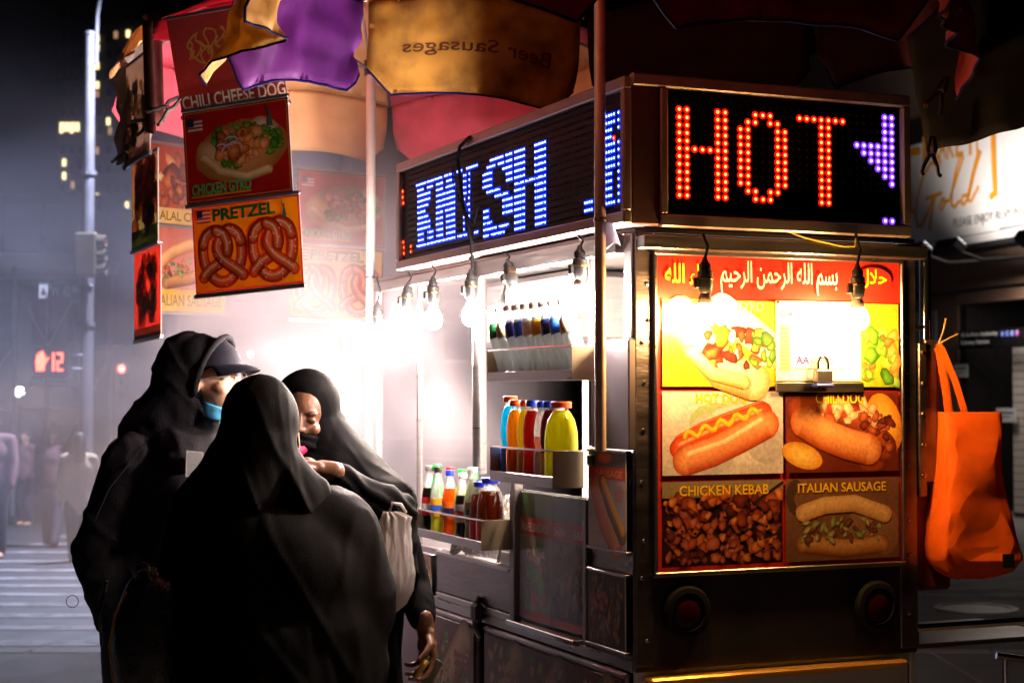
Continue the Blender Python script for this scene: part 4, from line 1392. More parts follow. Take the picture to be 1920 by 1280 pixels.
SX = -.08
ly1 = CART.onX(746, 400, SX).y
lsg = cthing('led_sign', 'long black LED sign scrolling blue letters on the serving side', 'LED sign', SX, 0, 2.056)
LH_ = .385
LY0 = -.105
MB().bbox(.02, .13, LY0 + .14, ly1, 0, LH_, .004).build('case', SGN_SIDE, lsg)
MB().box(.012, .0195, LY0 + .03, ly1 - .022, .03, LH_ - .03).build('face', SGN_BK, lsg)
MB().bbox(-.006, .019, LY0, ly1 + .006, LH_ - .0295, LH_ + .004, .004).build('frame_bar', SGN_FR, lsg)
MB().bbox(-.006, .019, LY0, ly1 + .006, -.004, .0295, .004).build('frame_bar', SGN_FR, lsg)
MB().bbox(-.006, .019, LY0, LY0 + .022, .030, LH_ - .030, .004).build('frame_bar', SGN_FR, lsg)
MB().bbox(-.006, .019, ly1 - .0215, ly1 + .006, .030, LH_ - .030, .004).build('frame_bar', SGN_FR, lsg)
runs = []
Z0, DZ = 2.345, .0199
def rr(row, *segs):
    for a_, b_ in segs:
        runs.append((Z0 - row * DZ, a_, b_))
rr(0, (175, 255), (262, 318), (324, 385), (400, 432), (438, 472), (500, 545), (575, 668))
rr(1, (185, 235), (262, 310), (335, 390), (415, 475), (550, 580), (597, 606))
for r_ in (2, 7, 8):
    rr(r_, (187, 290), (335, 390), (412, 488), (550, 580), (597, 606))
rr(3, (187, 290), (335, 412), (418, 488), (550, 580), (597, 606))
rr(4, (187, 275), (335, 412), (418, 488), (553, 580), (597, 606))
rr(5, (187, 250), (335, 412), (418, 488), (560, 568), (590, 606))
rr(6, (190, 275), (335, 390), (408, 488), (560, 568), (582, 606))
for r_ in (9, 10):
    rr(r_, (190, 240), (265, 315), (337, 392), (415, 490), (555, 562), (580, 590))
rr(11, (180, 255), (262, 318), (324, 412), (418, 490), (505, 585), (640, 675))
S_ = {0: [(765, 875), (890, 945)], 1: [(740, 810), (830, 880), (893, 945)], 2: [(707, 785), (865, 945)], 3: [(707, 785), (893, 945)], 4: [(707, 785), (895, 947)], 5: [(738, 850)], 6: [(803, 915)], 7: [(865, 947)],
      8: [(712, 760), (866, 948)], 9: [(712, 760), (866, 948)], 10: [(712, 785)], 11: [(712, 822), (835, 917)], 12: [(712, 760), (772, 885)]}
for r_, sg in S_.items():
    rr(r_, *sg)
for r_ in range(13):
    if r_ == 5:
        rr(r_, (962, 1040), (1046, 1130), (1136, 1215))
    else:
        rr(r_, (960, 1048), (1120 + r_ * .5, 1215))
rr(10.6, (1518, 1590)); rr(11.7, (1518, 1590))
for r_ in range(13):
    rr(r_ * 1.0 - .6, (1690, 1745 if r_ in (2, 3, 8, 9, 10, 11) else 1770), (1788, 1804)) if r_ not in (3,) else rr(r_ * 1.0 - .6, (1690, 1740))
unl = MB()
for z, a_, b_ in runs:
    y1 = CART.onX(740 + a_ / 4.266, 300, SX + .012).y
    y0 = CART.onX(740 + b_ / 4.266, 300, SX + .012).y
    n_ = max(1, int(round((y1 - y0) / .0145)))
    b2 = MB()
    for k in range(n_):
        y = y0 + (k + .5) * (y1 - y0) / n_
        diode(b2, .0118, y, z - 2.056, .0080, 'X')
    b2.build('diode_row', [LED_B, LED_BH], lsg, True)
for u, v in ((756, 359), (756, 370), (757, 381), (757, 454), (758, 464), (758, 475), (771, 462), (771, 472), (1152, 259), (1167, 260)):
    p = CART.onX(u, v, SX + .012)
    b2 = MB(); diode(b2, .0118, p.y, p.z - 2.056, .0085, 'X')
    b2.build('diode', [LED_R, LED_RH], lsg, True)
for r_ in range(16):
    for c in range(int((ly1 - .06) / .0225)):
        unl.lathe([(.004, 0), (.003, .003), (.0, .0038)], 5, M=Matrix.Translation((.0119, .0 + c * .0225, .355 - r_ * .0205)) @ Matrix.Rotation(R(-90), 4, 'Y'), close=False)
unl.build('unlit_diodes', LED_OFF, lsg, kind='stuff')
# cable looped over the long sign
cbp = [CART.onX(u, v, x) for u, v, x in ((925, 246, .02), (905, 250, -.04), (880, 258, -.09), (862, 275, -.1), (858, 300, -.1), (863, 330, -.1), (868, 380, -.1), (876, 420, -.1), (884, 455, -.1), (886, 500, -.095))]
cbl = MB().tube(cbp, .006, 8).build('power_cable', BLACK_RUB, None, True, loc=CART.w(0, 0, 0), rot=(0, 0, TH))
tag(cbl, 'black cable looped over the long blue LED sign', 'cable')
cbp = [CART.onX(u, v, -.1) for u, v in ((850, 312), (848, 330), (852, 355), (868, 385), (880, 410), (889, 418), (894, 396), (896, 386))]
tag(MB().tube(cbp, .0022, 6).build('thin_wire', BLACK_RUB, None, True, loc=CART.w(0, 0, 0), rot=(0, 0, TH)), 'thin wire dangling in front of the blue letters', 'wire')
yw = [CART.onY(u, v, -.07) for u, v in ((1478, 434), (1510, 446), (1550, 455), (1580, 462), (1602, 462), (1606, 440))]
tag(MB().tube(yw, .0025, 6).build('yellow_wire', mat('yellow wire', (.6, .42, .05), .4), None, True, loc=CART.w(0, 0, 0), rot=(0, 0, TH)), 'thin yellow wire sagging under the HOT sign', 'wire')
tp = cthing('tape_flap', 'loose purple grey tape flap at the sign corner beside the pole', 'tape', -.09, .02, 2.02)
MB().grid(lambda a_, b_: (-.02 * b_, -.03 - .085 * a_, -.03 + .055 * b_ + .012 * math.sin(a_ * 3)), 6, 4, th=.0015).build('flap', mat('silver tape', (.36, .30, .42), .4, .4), tp)

# ================================================================== BULBS
BULB_F = emat('warm bulb glass', (1.0, .52, .17), 600, True)
BULB_W = emat('white bulb glass', (1.0, .82, .74), 2300, True)
COLLAR = mat('bulb collar', (.55, .5, .46), .5)
def bulb(label, x, y, z, ztop, m_, tilt=(0, 0), wob=.01):
    t = cthing('hanging_bulb', label, 'light bulb', x, y, z, group='bare bulbs hung round the cart', rot=(tilt[0], tilt[1], TH))
    MB().lathe([(.013, .055), (.018, .06), (.0215, .075), (.0215, .115), (.017, .12), (.017, .135), (.009, .145), (.006, .155)], 14).build('socket', BLACK_PL, t, True)
    MB().lathe([(.023, .093), (.0235, .097), (.023, .101)], 14, close=False).build('ring', BRASS, t)
    MB().bbox(-.034, -.02, -.008, .008, .07, .1, .003).build('switch_key', BLACK_PL, t)
    MB().lathe([(.0215, .03), (.019, .042), (.0165, .052), (.0135, .057)], 14, close=False).build('collar', COLLAR, t, True)
    MB().lathe([(.021, .0298), (.029, .016), (.032, .0), (.029, -.016), (.018, -.029), (.005, -.034)], 12).build('globe', m_, t, True)
    L_ = max(.03, ztop - z - .15)
    MB().tube([(0, 0, .15), (wob, 0, .15 + L_ * .5), (-wob * .5, 0, .15 + L_)], .004, 6).build('cord', BLACK_RUB, t)
for lab, u, v, m_, zt_ in (('left of the two bulbs over the menu board', 1322, 590, BULB_F, 2.03), ('right of the two bulbs over the menu board', 1608, 598, BULB_F, 2.05)):
    p = CART.onY(u, v, -.125)
    bulb('bare bulb in black socket, ' + lab, p.x, -.125, p.z, zt_, m_)
for lab, u, v, tl in (('leftmost bulb, beside the back umbrella pole', 708, 640, (0, 0)), ('second bulb from the back umbrella pole', 760, 608, (0, R(4))), ('third bulb from the back umbrella pole', 812, 600, (0, 0)), ('bulb under the dangling black cable', 884, 592, (R(-3), 0)),
                      ('leaning bulb above the water bottles', 968, 566, (R(-28), 0)), ('bulb hanging right beside the front umbrella pole', 1087, 562, (0, 0))):
    p = CART.onX(u, v, -.055)
    bulb('bare bulb in black socket, ' + lab, -.055, p.y, p.z, 2.05, BULB_W, tl)
BULB_I = emat('inside bulb glass', (1.0, .80, .58), 1000, True)
bulb('bare bulb inside the cart above the drink shelves', .30, .45, 1.83, 2.04, BULB_I)
bulb('bare bulb inside the cart above the griddle', .22, 1.45, 1.80, 2.04, BULB_I)
bulb('bare bulb inside the cart corner beside the front pole', .16, .12, 1.86, 2.04, BULB_I)

# ================================================================== BOTTLE RACKS AND BOTTLES
def rack(label, uL, uR, vt, vb, xf, side_m, back_z=.0):
    """open rack on the serving side; uL..uR its front ends, vt/vb rail and tray height at the right front corner"""
    y1 = CART.onX(uL, vt, xf).y
    pr, pb_ = CART.onX(uR, vt, xf), CART.onX(uR, vb, xf)
    y0, zt_, zb = pr.y, pr.z, pb_.z
    t = cthing('bottle_rack', label, 'bottle rack', 0, (y0 + y1) / 2, zb)
    h = zt_ - zb
    hy = (y1 - y0) / 2
    MB().bbox(xf, -.014, -hy, hy, 0, .006, .002).build('tray', STEEL, t)
    MB().bbox(xf - .003, xf, -hy - .002, hy, 0.0, h * .3, .001).build('front_strip', STEEL, t)
    MB().bbox(xf - .003, -.012, -hy - .005, -hy - .0022, 0, h, .001).build('side_panel', side_m, t)
    MB().bbox(xf - .003, -.012, hy + .001, hy + .004, 0, h, .001).build('side_panel', side_m, t)
    bow = [(xf - .012 * math.sin(math.pi * k / 8), -hy + 2 * hy * k / 8, h) for k in range(9)]
    MB().tube(bow, .0035, 6).build('rail', CHROME, t, True)
    MB().bbox(-.0135, -.012, -hy, hy, .0065, h * .8, .0005).build('back_plate', STEEL_DULL, t)
    return y0, y1, zb + .006, xf
BRN = mat('scorched steel side', (.30, .23, .16), .45, .7, 8, .3)
CARD = mat('tan card side', (.42, .30, .18), .6, .2, 8, .3)

def liquid(name, col, tl=.55):
    if name in MATS:
        return MATS[name]
    m = bpy.data.materials.new(name)
    m.use_nodes = True
    n = m.node_tree.nodes; l = m.node_tree.links
    p = n['Principled BSDF']
    p.inputs['Base Color'].default_value = (*col, 1)
    p.inputs['Roughness'].default_value = .12
    p.inputs['Coat Weight'].default_value = .7
    t = n.new('ShaderNodeBsdfTranslucent'); t.inputs[0].default_value = (*[c ** .55 for c in col], 1)
    x = n.new('ShaderNodeMixShader'); x.inputs[0].default_value = tl
    l.new(p.outputs[0], x.inputs[1]); l.new(t.outputs[0], x.inputs[2]); l.new(x.outputs[0], n['Material Output'].inputs[0])
    MATS[name] = m
    return m
def clear_plastic():
    if 'clear plastic' in MATS:
        return MATS['clear plastic']
    m = bpy.data.materials.new('clear plastic')
    m.use_nodes = True
    n = m.node_tree.nodes; l = m.node_tree.links; n.clear()
    a_ = n.new('ShaderNodeBsdfTransparent'); a_.inputs[0].default_value = (.88, .9, .9, 1)
    g_ = n.new('ShaderNodeBsdfGlossy'); g_.inputs['Roughness'].default_value = .08
    d_ = n.new('ShaderNodeBsdfTranslucent'); d_.inputs[0].default_value = (.7, .72, .72, 1)
    f_ = n.new('ShaderNodeLayerWeight'); f_.inputs[0].default_value = .35
    x1 = n.new('ShaderNodeMixShader'); x1.inputs[0].default_value = .3
    l.new(a_.outputs[0], x1.inputs[1]); l.new(d_.outputs[0], x1.inputs[2])
    x2 = n.new('ShaderNodeMixShader'); l.new(f_.outputs[1], x2.inputs[0]); l.new(x1.outputs[0], x2.inputs[1]); l.new(g_.outputs[0], x2.inputs[2])
    o = n.new('ShaderNodeOutputMaterial'); l.new(x2.outputs[0], o.inputs[0])
    MATS['clear plastic'] = m
    return m
CLR = clear_plastic()
SODA = [(.026, 0), (.032, .004), (.033, .02), (.029, .05), (.0325, .08), (.033, .12), (.032, .14), (.025, .17), (.0165, .195), (.0135, .21), (.0135, .222)]
SPORT = [(.034, 0), (.041, .004), (.042, .03), (.042, .07), (.036, .085), (.042, .10), (.0425, .13), (.038, .155), (.026, .175), (.02, .182), (.02, .19)]
BIG = [(.045, 0), (.053, .005), (.054, .06), (.054, .11), (.052, .14), (.044, .17), (.03, .19), (.022, .198), (.022, .206)]
WATER = [(.027, 0), (.032, .004), (.032, .03), (.03, .05), (.032, .07), (.032, .13), (.027, .155), (.016, .18), (.013, .186), (.013, .2)]
def cut(prof, z0, z1, grow):
    out = []
    zs = sorted({z0, z1, *[z for r_, z in prof if z0 < z < z1]})
    for z in zs:
        for (r0, a0), (r1, a1) in zip(prof, prof[1:]):
            if a0 <= z <= a1 + 1e-9:
                f = 0 if a1 == a0 else (z - a0) / (a1 - a0)
                out.append((r0 + (r1 - r0) * f + grow, z)); break
    return out
def bottle(name, label, prof, s, loc, liq, fill, cap, lab, rot=None, group=None, capw=1.25, lab2=None):
    t = cthing(name, label, 'bottle', *loc, group=group)
    if rot:
        t.rotation_euler = (rot[0], rot[1], TH)
    zt_ = prof[-1][1]
    slim = .82 if prof is SODA else (.58 if prof is SPORT else .84)
    P = [(r_ * s * slim, z * s) for r_, z in prof]
    if fill < .97:
        MB().lathe(cut(P, P[-1][1] * fill, P[-1][1], 0), 20, close=False).build('bottle_wall', CLR, t, 'all')
    if fill:
        q = cut(P, P[0][1], P[-1][1] * fill, -.0003)
        MB().lathe([(0.001, q[0][1])] + q + [(.001, q[-1][1])], 20).build('drink', liq, t, True)
    rt = P[-1][0] * capw / (1 if slim == 1 else (.9 if prof is SODA else .8))
    MB().lathe([(rt, zt_ * s - .004), (rt, zt_ * s + .012), (rt * .9, zt_ * s + .0145), (.0, zt_ * s + .0148)], 18).build('cap', cap, t, True)
    if lab:
        z0, z1, cl = lab
        lb = MB().lathe(cut(P, z0 * zt_ * s, z1 * zt_ * s, .0012), 20, close=False).build('wrap_label', cl, t, 'all')
        if lab2:
            a0, a1, c2 = lab2
            MB().lathe(cut(P, a0 * zt_ * s, a1 * zt_ * s, .002), 20, close=False).build('label_band', c2, lb, 'all')
    return t
def pl(name, c, r_=.35):
    return mat('plastic ' + name, lin(c), r_)
cap_ = {k: pl(k + ' cap', c) for k, c in dict(red='#c81a12', black='#15120f', green='#1c9a3c', blue='#1636d0', orange='#e84a10', white='#d8d4d0', grey='#5a5654').items()}
paper = {k: mat('label ' + k, lin(c), .4, 0, 60, .12) for k, c in dict(red='#c01420', green='#2a9a50', lime='#8ad018', white='#e0dcd8', blue='#2858c0', navy='#181c50', gold='#d8a018', orange='#f07018', dkgreen='#124a28', beige='#a89068').items()}
# lower rack: sodas
y0, y1, zb, xf = rack('long bowed steel rack of soda bottles beside the serving window', 778, 903, 975, 1032, -.115, BRN)
sodas = [('cola bottle with grey cap and red label at the left end of soda rack', SODA, 1.0, '#1a0806', .72, 'grey', 'red', 805, None),
         ('bright green soda bottle second from the left', SODA, 1.02, '#0f9a38', .9, 'green', 'green', 816, None),
         ('pale yellow soda bottle with black cap', SODA, 1.0, '#c8c430', .55, 'black', 'gold', 828, None),
         ('cola bottle with red cap and red label mid rack', SODA, 1.0, '#1a0806', .74, 'red', 'red', 840, None),
         ('orange soda bottle with small blue cap', SODA, .97, '#f05a08', .78, 'blue', 'orange', 850, None),
         ('lime green soda bottle with green cap', SODA, .99, '#b8c010', .8, 'green', 'lime', 862, None),
         ('dark cola bottle with white, red and navy label', SODA, .95, '#140a08', .72, 'white', 'white', 874, 'red'),
         ('dark green soda bottle with hidden cap near the rack end', SODA, .95, '#0a5a22', .9, 'green', 'dkgreen', 884, None),
         ('clear pale bottle with beige label before the large iced tea', SODA, 1.05, '#c0c8a0', .9, 'white', 'beige', 893, None)]
for k, (lab, pf, s, col, fl, cp, lb, u, l2) in enumerate(sodas):
    l2 = l2 or {'red': 'white', 'green': 'white', 'gold': 'blue', 'lime': 'gold', 'orange': 'navy', 'beige': 'dkgreen'}.get(lb)
    yy = min(CART.onX(u, 960, -.06).y, y1 - .03)
    bottle('soda_bottle', lab, pf, s, (-.052 - .02 * ((k + 1) % 2), yy, zb), liquid('drink ' + col, lin(col)), fl, cap_[cp], (.3, .58, paper[lb]), group='soda bottles in the lower rack', lab2=(.4, .48, paper[l2]) if l2 else None)
bottle('iced_tea_bottle', 'large brown iced tea bottle with wide blue cap at rack end', BIG, 1.0, (-.062, y0 + .055, zb), liquid('drink tea', lin('#4a1606')), .86, cap_['blue'], (.12, .42, paper['red']), group='iced tea bottles')
bottle('iced_tea_bottle', 'brown iced tea bottle half hidden behind the large one', BIG, .92, (-.055, y0 + .145, zb), liquid('drink tea', lin('#4a1606')), .86, cap_['blue'], (.12, .42, paper['red']), group='iced tea bottles')
# middle rack: sports drinks
y0, y1, zb, xf = rack('short steel rack of bright sports drinks', 921, 1037, 845, 915, -.107, BRN)
sport = [('cyan sports drink with orange cap at the left end', '#08b0e0', 'orange', 938, .98, .93, 'blue'), ('orange sports drink with orange cap', '#f08a08', 'orange', 953, .93, .93, 'orange'), ('yellow sports drink with orange cap, slim in the row', '#e8c808', 'orange', 969, .93, .93, 'gold'),
         ('dark red sports drink with blue cap', '#7a0c06', 'blue', 985, .93, .93, None), ('peach coloured sports drink with blue cap', '#f0a080', 'blue', 1001, .92, .6, 'white'), ('brown red drink with blue cap over gold base', '#5a0c08', 'blue', 1018, .92, .95, 'gold')]
for k, (lab, col, cp, u, s, fl, lb) in enumerate(sport):
    p = CART.onX(u, 820, -.06)
    bottle('sports_drink', lab, SPORT, s * 1.3, (-.056 - .008 * (k % 2), y1 - .034 - k * (y1 - y0 - .15) / 5, zb), liquid('drink ' + col, lin(col), .6), fl, cap_[cp], (.08, .4, paper[lb]) if lb else None, group='sports drinks in the middle rack', capw=1.2)
bottle('sports_drink', 'clear drink bottle squeezed beside the big yellow one', SPORT, 1.15, (-.04, y0 + .115, zb), liquid('drink clear', (.6, .62, .62)), .8, cap_['white'], (.1, .4, paper['beige']), group='sports drinks in the middle rack', capw=1.2)
bottle('sports_drink', 'big yellow sports drink with orange cap at the right end', BIG, 1.1, (-.056, y0 + .055, zb), liquid('drink yellow', lin('#e6e008'), .6), .95, cap_['orange'], None, group='sports drinks in the middle rack', capw=1.2)
# upper rack: water
y0, y1, zb, xf = rack('upper steel rack of tilted water bottles under the LED sign', 916, 1072, 648, 712, -.10, CARD)
n_ = 9
for k in range(n_):
    yy = y1 - .04 - k * (y1 - y0 - .08) / (n_ - 1)
    bottle('water_bottle', 'leaning water bottle with %s label, %s from the left in the upper rack' % (('green', 'beige', 'navy', 'blue', 'white', 'gold', 'navy', 'blue', 'beige')[k], ('first', 'second', 'third', 'fourth', 'fifth', 'sixth', 'seventh', 'eighth', 'ninth')[k]), WATER, 1.05, (-.05, yy, zb + .012), liquid('drink water', (.62, .68, .7), .5), .85, cap_['white'],
           (.58, .8, paper[('dkgreen', 'beige', 'navy', 'blue', 'white', 'gold', 'navy', 'blue', 'beige')[k]]), rot=(R(-13), R(-10), 0), group='water bottles in the upper rack')
# ================================================================== UMBRELLAS
CL_RED = cloth('red umbrella cloth', (.20, .014, .018), .3, 7, .4)
CL_BLUELIT = cloth('painted blue-lit umbrella cloth', (.13, .010, .19), .4, 7, .45)  # red cloth with the blue sign's light painted into its colour
CL_SHADE = cloth('painted shade umbrella cloth', (.05, .008, .012), .2, 7, .4)  # far right panels: shade behind the sign painted into the cloth colour
CL_YEL = cloth('yellow umbrella cloth', (.58, .31, .055), .36, 9, .5, dirt=(.22, .095, .02))
CL_TAN = cloth('faded orange umbrella cloth', (1.0, .60, .28), .35, 6, .15)
CL_PNK = cloth('faded red umbrella cloth', (.95, .16, .24), .35, 6, .25)
BIND = mat('navy edge binding', (.006, .006, .05), .9, spec=.02)
ALU = mat('brushed pole', (.55, .45, .42), .34, .5, 30, .2)

def umbrella(name, label, cx, cy, Rm, zr, apex, cols, drops, waves, tilt=0.0, skip=(), pole=None, bind=True, text=None, seed=1):
    t = thing(name, label, 'umbrella', (cx, cy, 0))
    V = []
    for k in range(9):
        g = R(-90 + 45 * k)
        V.append(Vector((Rm * math.cos(g), Rm * math.sin(g), zr + tilt * math.sin(g))))
    ap = Vector((0, 0, apex))
    for k in range(8):
        p0, p1 = V[k], V[k + 1]
        out = ((p0 + p1) / 2).copy(); out.z = 0; out.normalize()
        m_ = cols[k]
        def pan(a, b, p0=p0, p1=p1):
            e = p0.lerp(p1, a)
            e = e + Vector((0, 0, .05 * math.sin(math.pi * a) * (1 - b)))
            q = e.lerp(ap, b)
            return q + Vector((0, 0, -.045 * math.sin(math.pi * a) * math.sin(math.pi * b) + .05 * math.sin(math.pi * b)))
        MB().grid(pan, 10, 10, th=.0012).build('canopy_panel', m_, t, 'all')
        if k in skip:
            continue
        d, w = drops[k], waves[k]
        def fl(a, b, p0=p0, p1=p1, out=out, d=d, w=w, k=k):
            e = p0.lerp(p1, .015 + .97 * a)
            e = e + Vector((0, 0, .05 * math.sin(math.pi * a)))
            rnd_ = 1 - .30 * max(0, abs(2 * a - 1) - .78) ** 1.0 / .22 * b
            dd = d[0] + (d[1] - d[0]) * a
            off = w * b * (math.sin(a * 9 + k * 2.0) * .6 + noise.noise(Vector((a * 4, k * 3.3 + seed, b * 2)))) + .04 * b * b
            sag = w * .5 * noise.noise(Vector((a * 9 + k, b * 5, seed)))
            return e + out * (off + sag) + Vector((0, 0, -dd * b * rnd_))
        fo_ = MB().grid(fl, 26, 12, th=.0012).build('valance_flap', m_, t, 'all')
        if bind:
            MB().tube([fl(i / 26, 1.0) for i in range(27)], .0035, 5).build('edge_binding', BIND, fo_, True)
        for tk, word, a0, a1, b0, bh in (text or ()):
            if tk != k:
                continue
            vs, fs, asp = text_mesh(word, .01, 0)
            mb = MB()
            mb.add([Vector(fl(a0 + (a1 - a0) * a, b0 + (1 - b) * bh)) - out * .0025 for a, b in vs], fs)
            mb.build('lettering', cloth('bled through ink', (.17, .07, .025), .3), fo_)
    for k in range(8):
        MB().tube([V[k] + Vector((0, 0, .0)), V[k].lerp(ap, .5) + Vector((0, 0, .03)), ap - Vector((0, 0, .02))], .006, 6).build('rib', STEEL_DULL, t)
        MB().tube([V[k].lerp(ap, .45) + Vector((0, 0, .0)), Vector((0, 0, apex - .42))], .005, 6).build('strut', STEEL_DULL, t)
    if pole:
        MB().tube([(pole[0] - cx, pole[1] - cy, pole[2]), (0, 0, apex)], pole[3], 14).build('pole', ALU, t, True)
        MB().lathe([(pole[3] * 1.5, 0), (pole[3] * 1.5, .06)], 12).build('runner', BLACK_PL, t, loc=(0, 0, apex - .44))
        MB().lathe([(pole[3] * 1.12, 0), (pole[3] * 1.16, .004), (pole[3] * 1.12, .01)], 14, close=False).build('pole_collar', STEEL_DULL, t, loc=(pole[0] - cx, pole[1] - cy, 2.06))
    return t

pp = CART.onX(1126, 845, -.125)
pw = CART.w(*pp)
UC = Vector((pw.x - .0, pw.y, 0))
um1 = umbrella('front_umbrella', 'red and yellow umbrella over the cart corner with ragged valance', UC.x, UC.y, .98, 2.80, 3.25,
               [CL_RED, CL_RED, CL_SHADE, CL_SHADE, CL_YEL, CL_BLUELIT, CL_YEL, CL_RED],
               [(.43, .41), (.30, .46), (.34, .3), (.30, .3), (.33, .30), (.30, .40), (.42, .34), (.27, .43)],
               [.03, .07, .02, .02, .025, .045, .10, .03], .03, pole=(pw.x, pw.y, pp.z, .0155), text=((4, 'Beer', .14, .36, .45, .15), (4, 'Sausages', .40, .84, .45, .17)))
um2p = atD(694, 738, 6.62)
um2 = umbrella('back_umbrella', 'faded orange and pink umbrella over the smoky end of cart', um2p.x, 6.62, 1.02, 2.93, 3.32,
               [CL_TAN, CL_PNK, CL_TAN, CL_PNK, CL_TAN, CL_PNK, CL_TAN, CL_PNK],
               [(.2, .2)] + [(.27, .27)] * 5 + [(.1, .1), (.1, .1)], [.02] * 8, 0.0, skip=(0, 1), pole=(um2p.x, 6.62, .0, .019), bind=False, seed=5)
# dark sheet at the upper right with clamps
BLK_CL = cloth('black tarpaulin', (.003, .003, .006), .02, 4, .3, .95)
def sheet(name, label, cat, corners, m_, wav=.02, parent_loc=None):
    P = [Vector(c) for c in corners]
    base = (P[0] + P[1] + P[2] + P[3]) / 4
    t = thing(name, label, cat, base)
    def f(a, b):
        q = P[0].lerp(P[1], a).lerp(P[3].lerp(P[2], a), b)
        return q - base + Vector((0, wav * noise.noise(Vector((a * 5, b * 5, 1))), wav * .6 * noise.noise(Vector((a * 6, b * 3, 4))) - .02 * math.sin(math.pi * a) * b))
    MB().grid(f, 20, 14, th=.002).build('cloth', m_, t, 'all')
    return t
sheet('black_tarpaulin', 'black tarpaulin hanging before the white hoarding at upper right', 'tarpaulin', [atD(1700, 70, 4.55), atD(2050, -260, 4.2), atD(2050, 178, 4.2), atD(1738, 284, 4.5)], BLK_CL)
def clamp(label, p, ang, s=1.0, glow=False):
    t = thing('spring_clamp', label, 'clamp', p, rot=(0, R(ang), R(10)), group='spring clamps on the cloth')
    for sg in (-1, 1):
        j = MB()
        j.tube([(sg * .004 * s, 0, .055 * s), (sg * .012 * s, 0, .02 * s), (sg * .006 * s, 0, 0), (sg * .02 * s, 0, -.03 * s), (sg * .026 * s, 0, -.055 * s)], [.005 * s, .007 * s, .007 * s, .006 * s, .005 * s], 8)
        j.build('jaw', BLACK_PL, t, True)
        MB().lathe([(.006 * s, 0), (.006 * s, .004 * s)], 8, M=Matrix.Translation((sg * .026 * s, -.006 * s, -.055 * s)) @ Matrix.Rotation(R(90), 4, 'X')).build('pivot_pad', BRASS, t)
    MB().tube([(-.008 * s, -.006 * s, .005 * s), (0, -.01 * s, .01 * s), (.008 * s, -.006 * s, .005 * s)], .003 * s, 6).build('spring', CHROME, t)
clamp('large black spring clamp under tarpaulin in front of the hoarding', atD(1746, 292, 4.42), 4, .95)
clamp('black spring clamp high on the tarpaulin edge', atD(1762, 175, 4.4), 25, .9)
clamp('black spring clamp on the left poster strip', atD(276, 228, 6.1), 60, 1.1)
clamp('spring clamp between left strip and chili dog poster', atD(312, 203, 5.8), 50, 1.1)
clamp('spring clamp dangling at the far left poster edge', atD(236, 288, 6.3), 30, 1.0)

# ================================================================== HANGING POSTERS
def poster(label, u, v, d, phi, w, h, art, roll=0.0, m_=None, group='food posters hung round the back umbrella', lean=0.0):
    c = atD(u, v, d)
    t = thing('hanging_poster', label, 'poster', c, rot=(R(lean), R(-roll), R(phi)), group=group)
    bow = lambda a: .012 * math.sin(math.pi * a)
    MB().bbox(-w / 2, w / 2, 0, .004, -h / 2, h / 2, .001).build('board', cloth('poster backing', (.93, .92, .9), .9, noise_a=.08), t)
    MB().bbox(-w / 2 - .006, w / 2 + .006, -.006, .008, -h / 2 - .016, -h / 2 - .0005, .002).build('rail', STEEL, t)
    MB().bbox(-w / 2 - .004, w / 2 + .004, -.005, .007, h / 2 + .0005, h / 2 + .012, .002).build('rail', STEEL_DULL, t)
    A = Art(w, h, None, .00002)
    art(A)
    A.build('print', t, m_ or PRINT_V, loc=(-w / 2, -.0004, -h / 2))
    return t
def art_gyro(A):
    w, h = A.w, A.h
    A.rect(0, 0, w, h, '#3a0a08'); A.rect(.006, .006, w - .012, h - .012, '#c8901c'); A.rect(.009, .009, w - .018, h - .018, '#c01c16', '#a81812')
    gyro(A, w * .54, h * .53, w * .84)
    flag(A, w * .05, h * .76, w * .14, h * .15)
    torch_lady(A, w * .8, h * .72, h * .24)
    A.rect(w * .05, h * .055, w * .57, h * .02, '#c8901c')
    A.text('CHICKEN GYRO', w * .06, h * .08, h * .12, '#30c868', w=w * .56, bold=.016)
def art_pretzel(A):
    w, h = A.w, A.h
    A.rect(0, 0, w, h, '#7a1210'); A.rect(.007, .007, w - .014, h - .014, '#ffc808', '#fcc006')
    pretzel(A, w * .27, h * .40, w * .47, h * .72)
    pretzel(A, w * .74, h * .41, w * .47, h * .74)
    flag(A, w * .05, h * .80, w * .13, h * .15)
    torch_lady(A, w * .84, h * .77, h * .2)
    A.text('PRETZEL', w * .2, h * .81, h * .14, '#0f6a30', w=w * .58, bold=.04)
def art_chili(A):
    w, h = A.w, A.h
    A.rect(0, 0, w, h, '#7a1410', '#94180f')
    A.ell(w * .55, h * .45, w * .4, h * .26, '#84180f', '#7a140e')
    rr_ = random.Random(4)
    for k in range(3):
        pts = [(w * (.16 + .72 * i / 60 + .035 * math.sin(i * .9 + k)), h * (.62 + .09 * k - .06 + .085 * math.sin(i * .55 + k * 2) + .03 * rr_.random())) for i in range(61)]
        A.stroke(pts, .007, '#7a4a18', '#a06a24')
    A.text('CHILI CHEESE DOG', w * .02, h * .05, h * .14, '#e8dcc0', w=w * .97, bold=.015)
def art_halalc(A):
    w, h = A.w, A.h
    A.rect(0, 0, w, h, '#a83a20', '#c05030')
    clump(A, w * .1, h * .25, w * .8, h * .6, 60, MEAT + [('#c08a40', '#f8dca0'), ('#c86a30', '#f8c080')], .02, .05)
    A.rect(0, 0, w, h * .2, '#e0c070')
    A.text('HALAL CHICKEN', w * .05, h * .04, h * .12, '#7a5a10', w=w * .9)
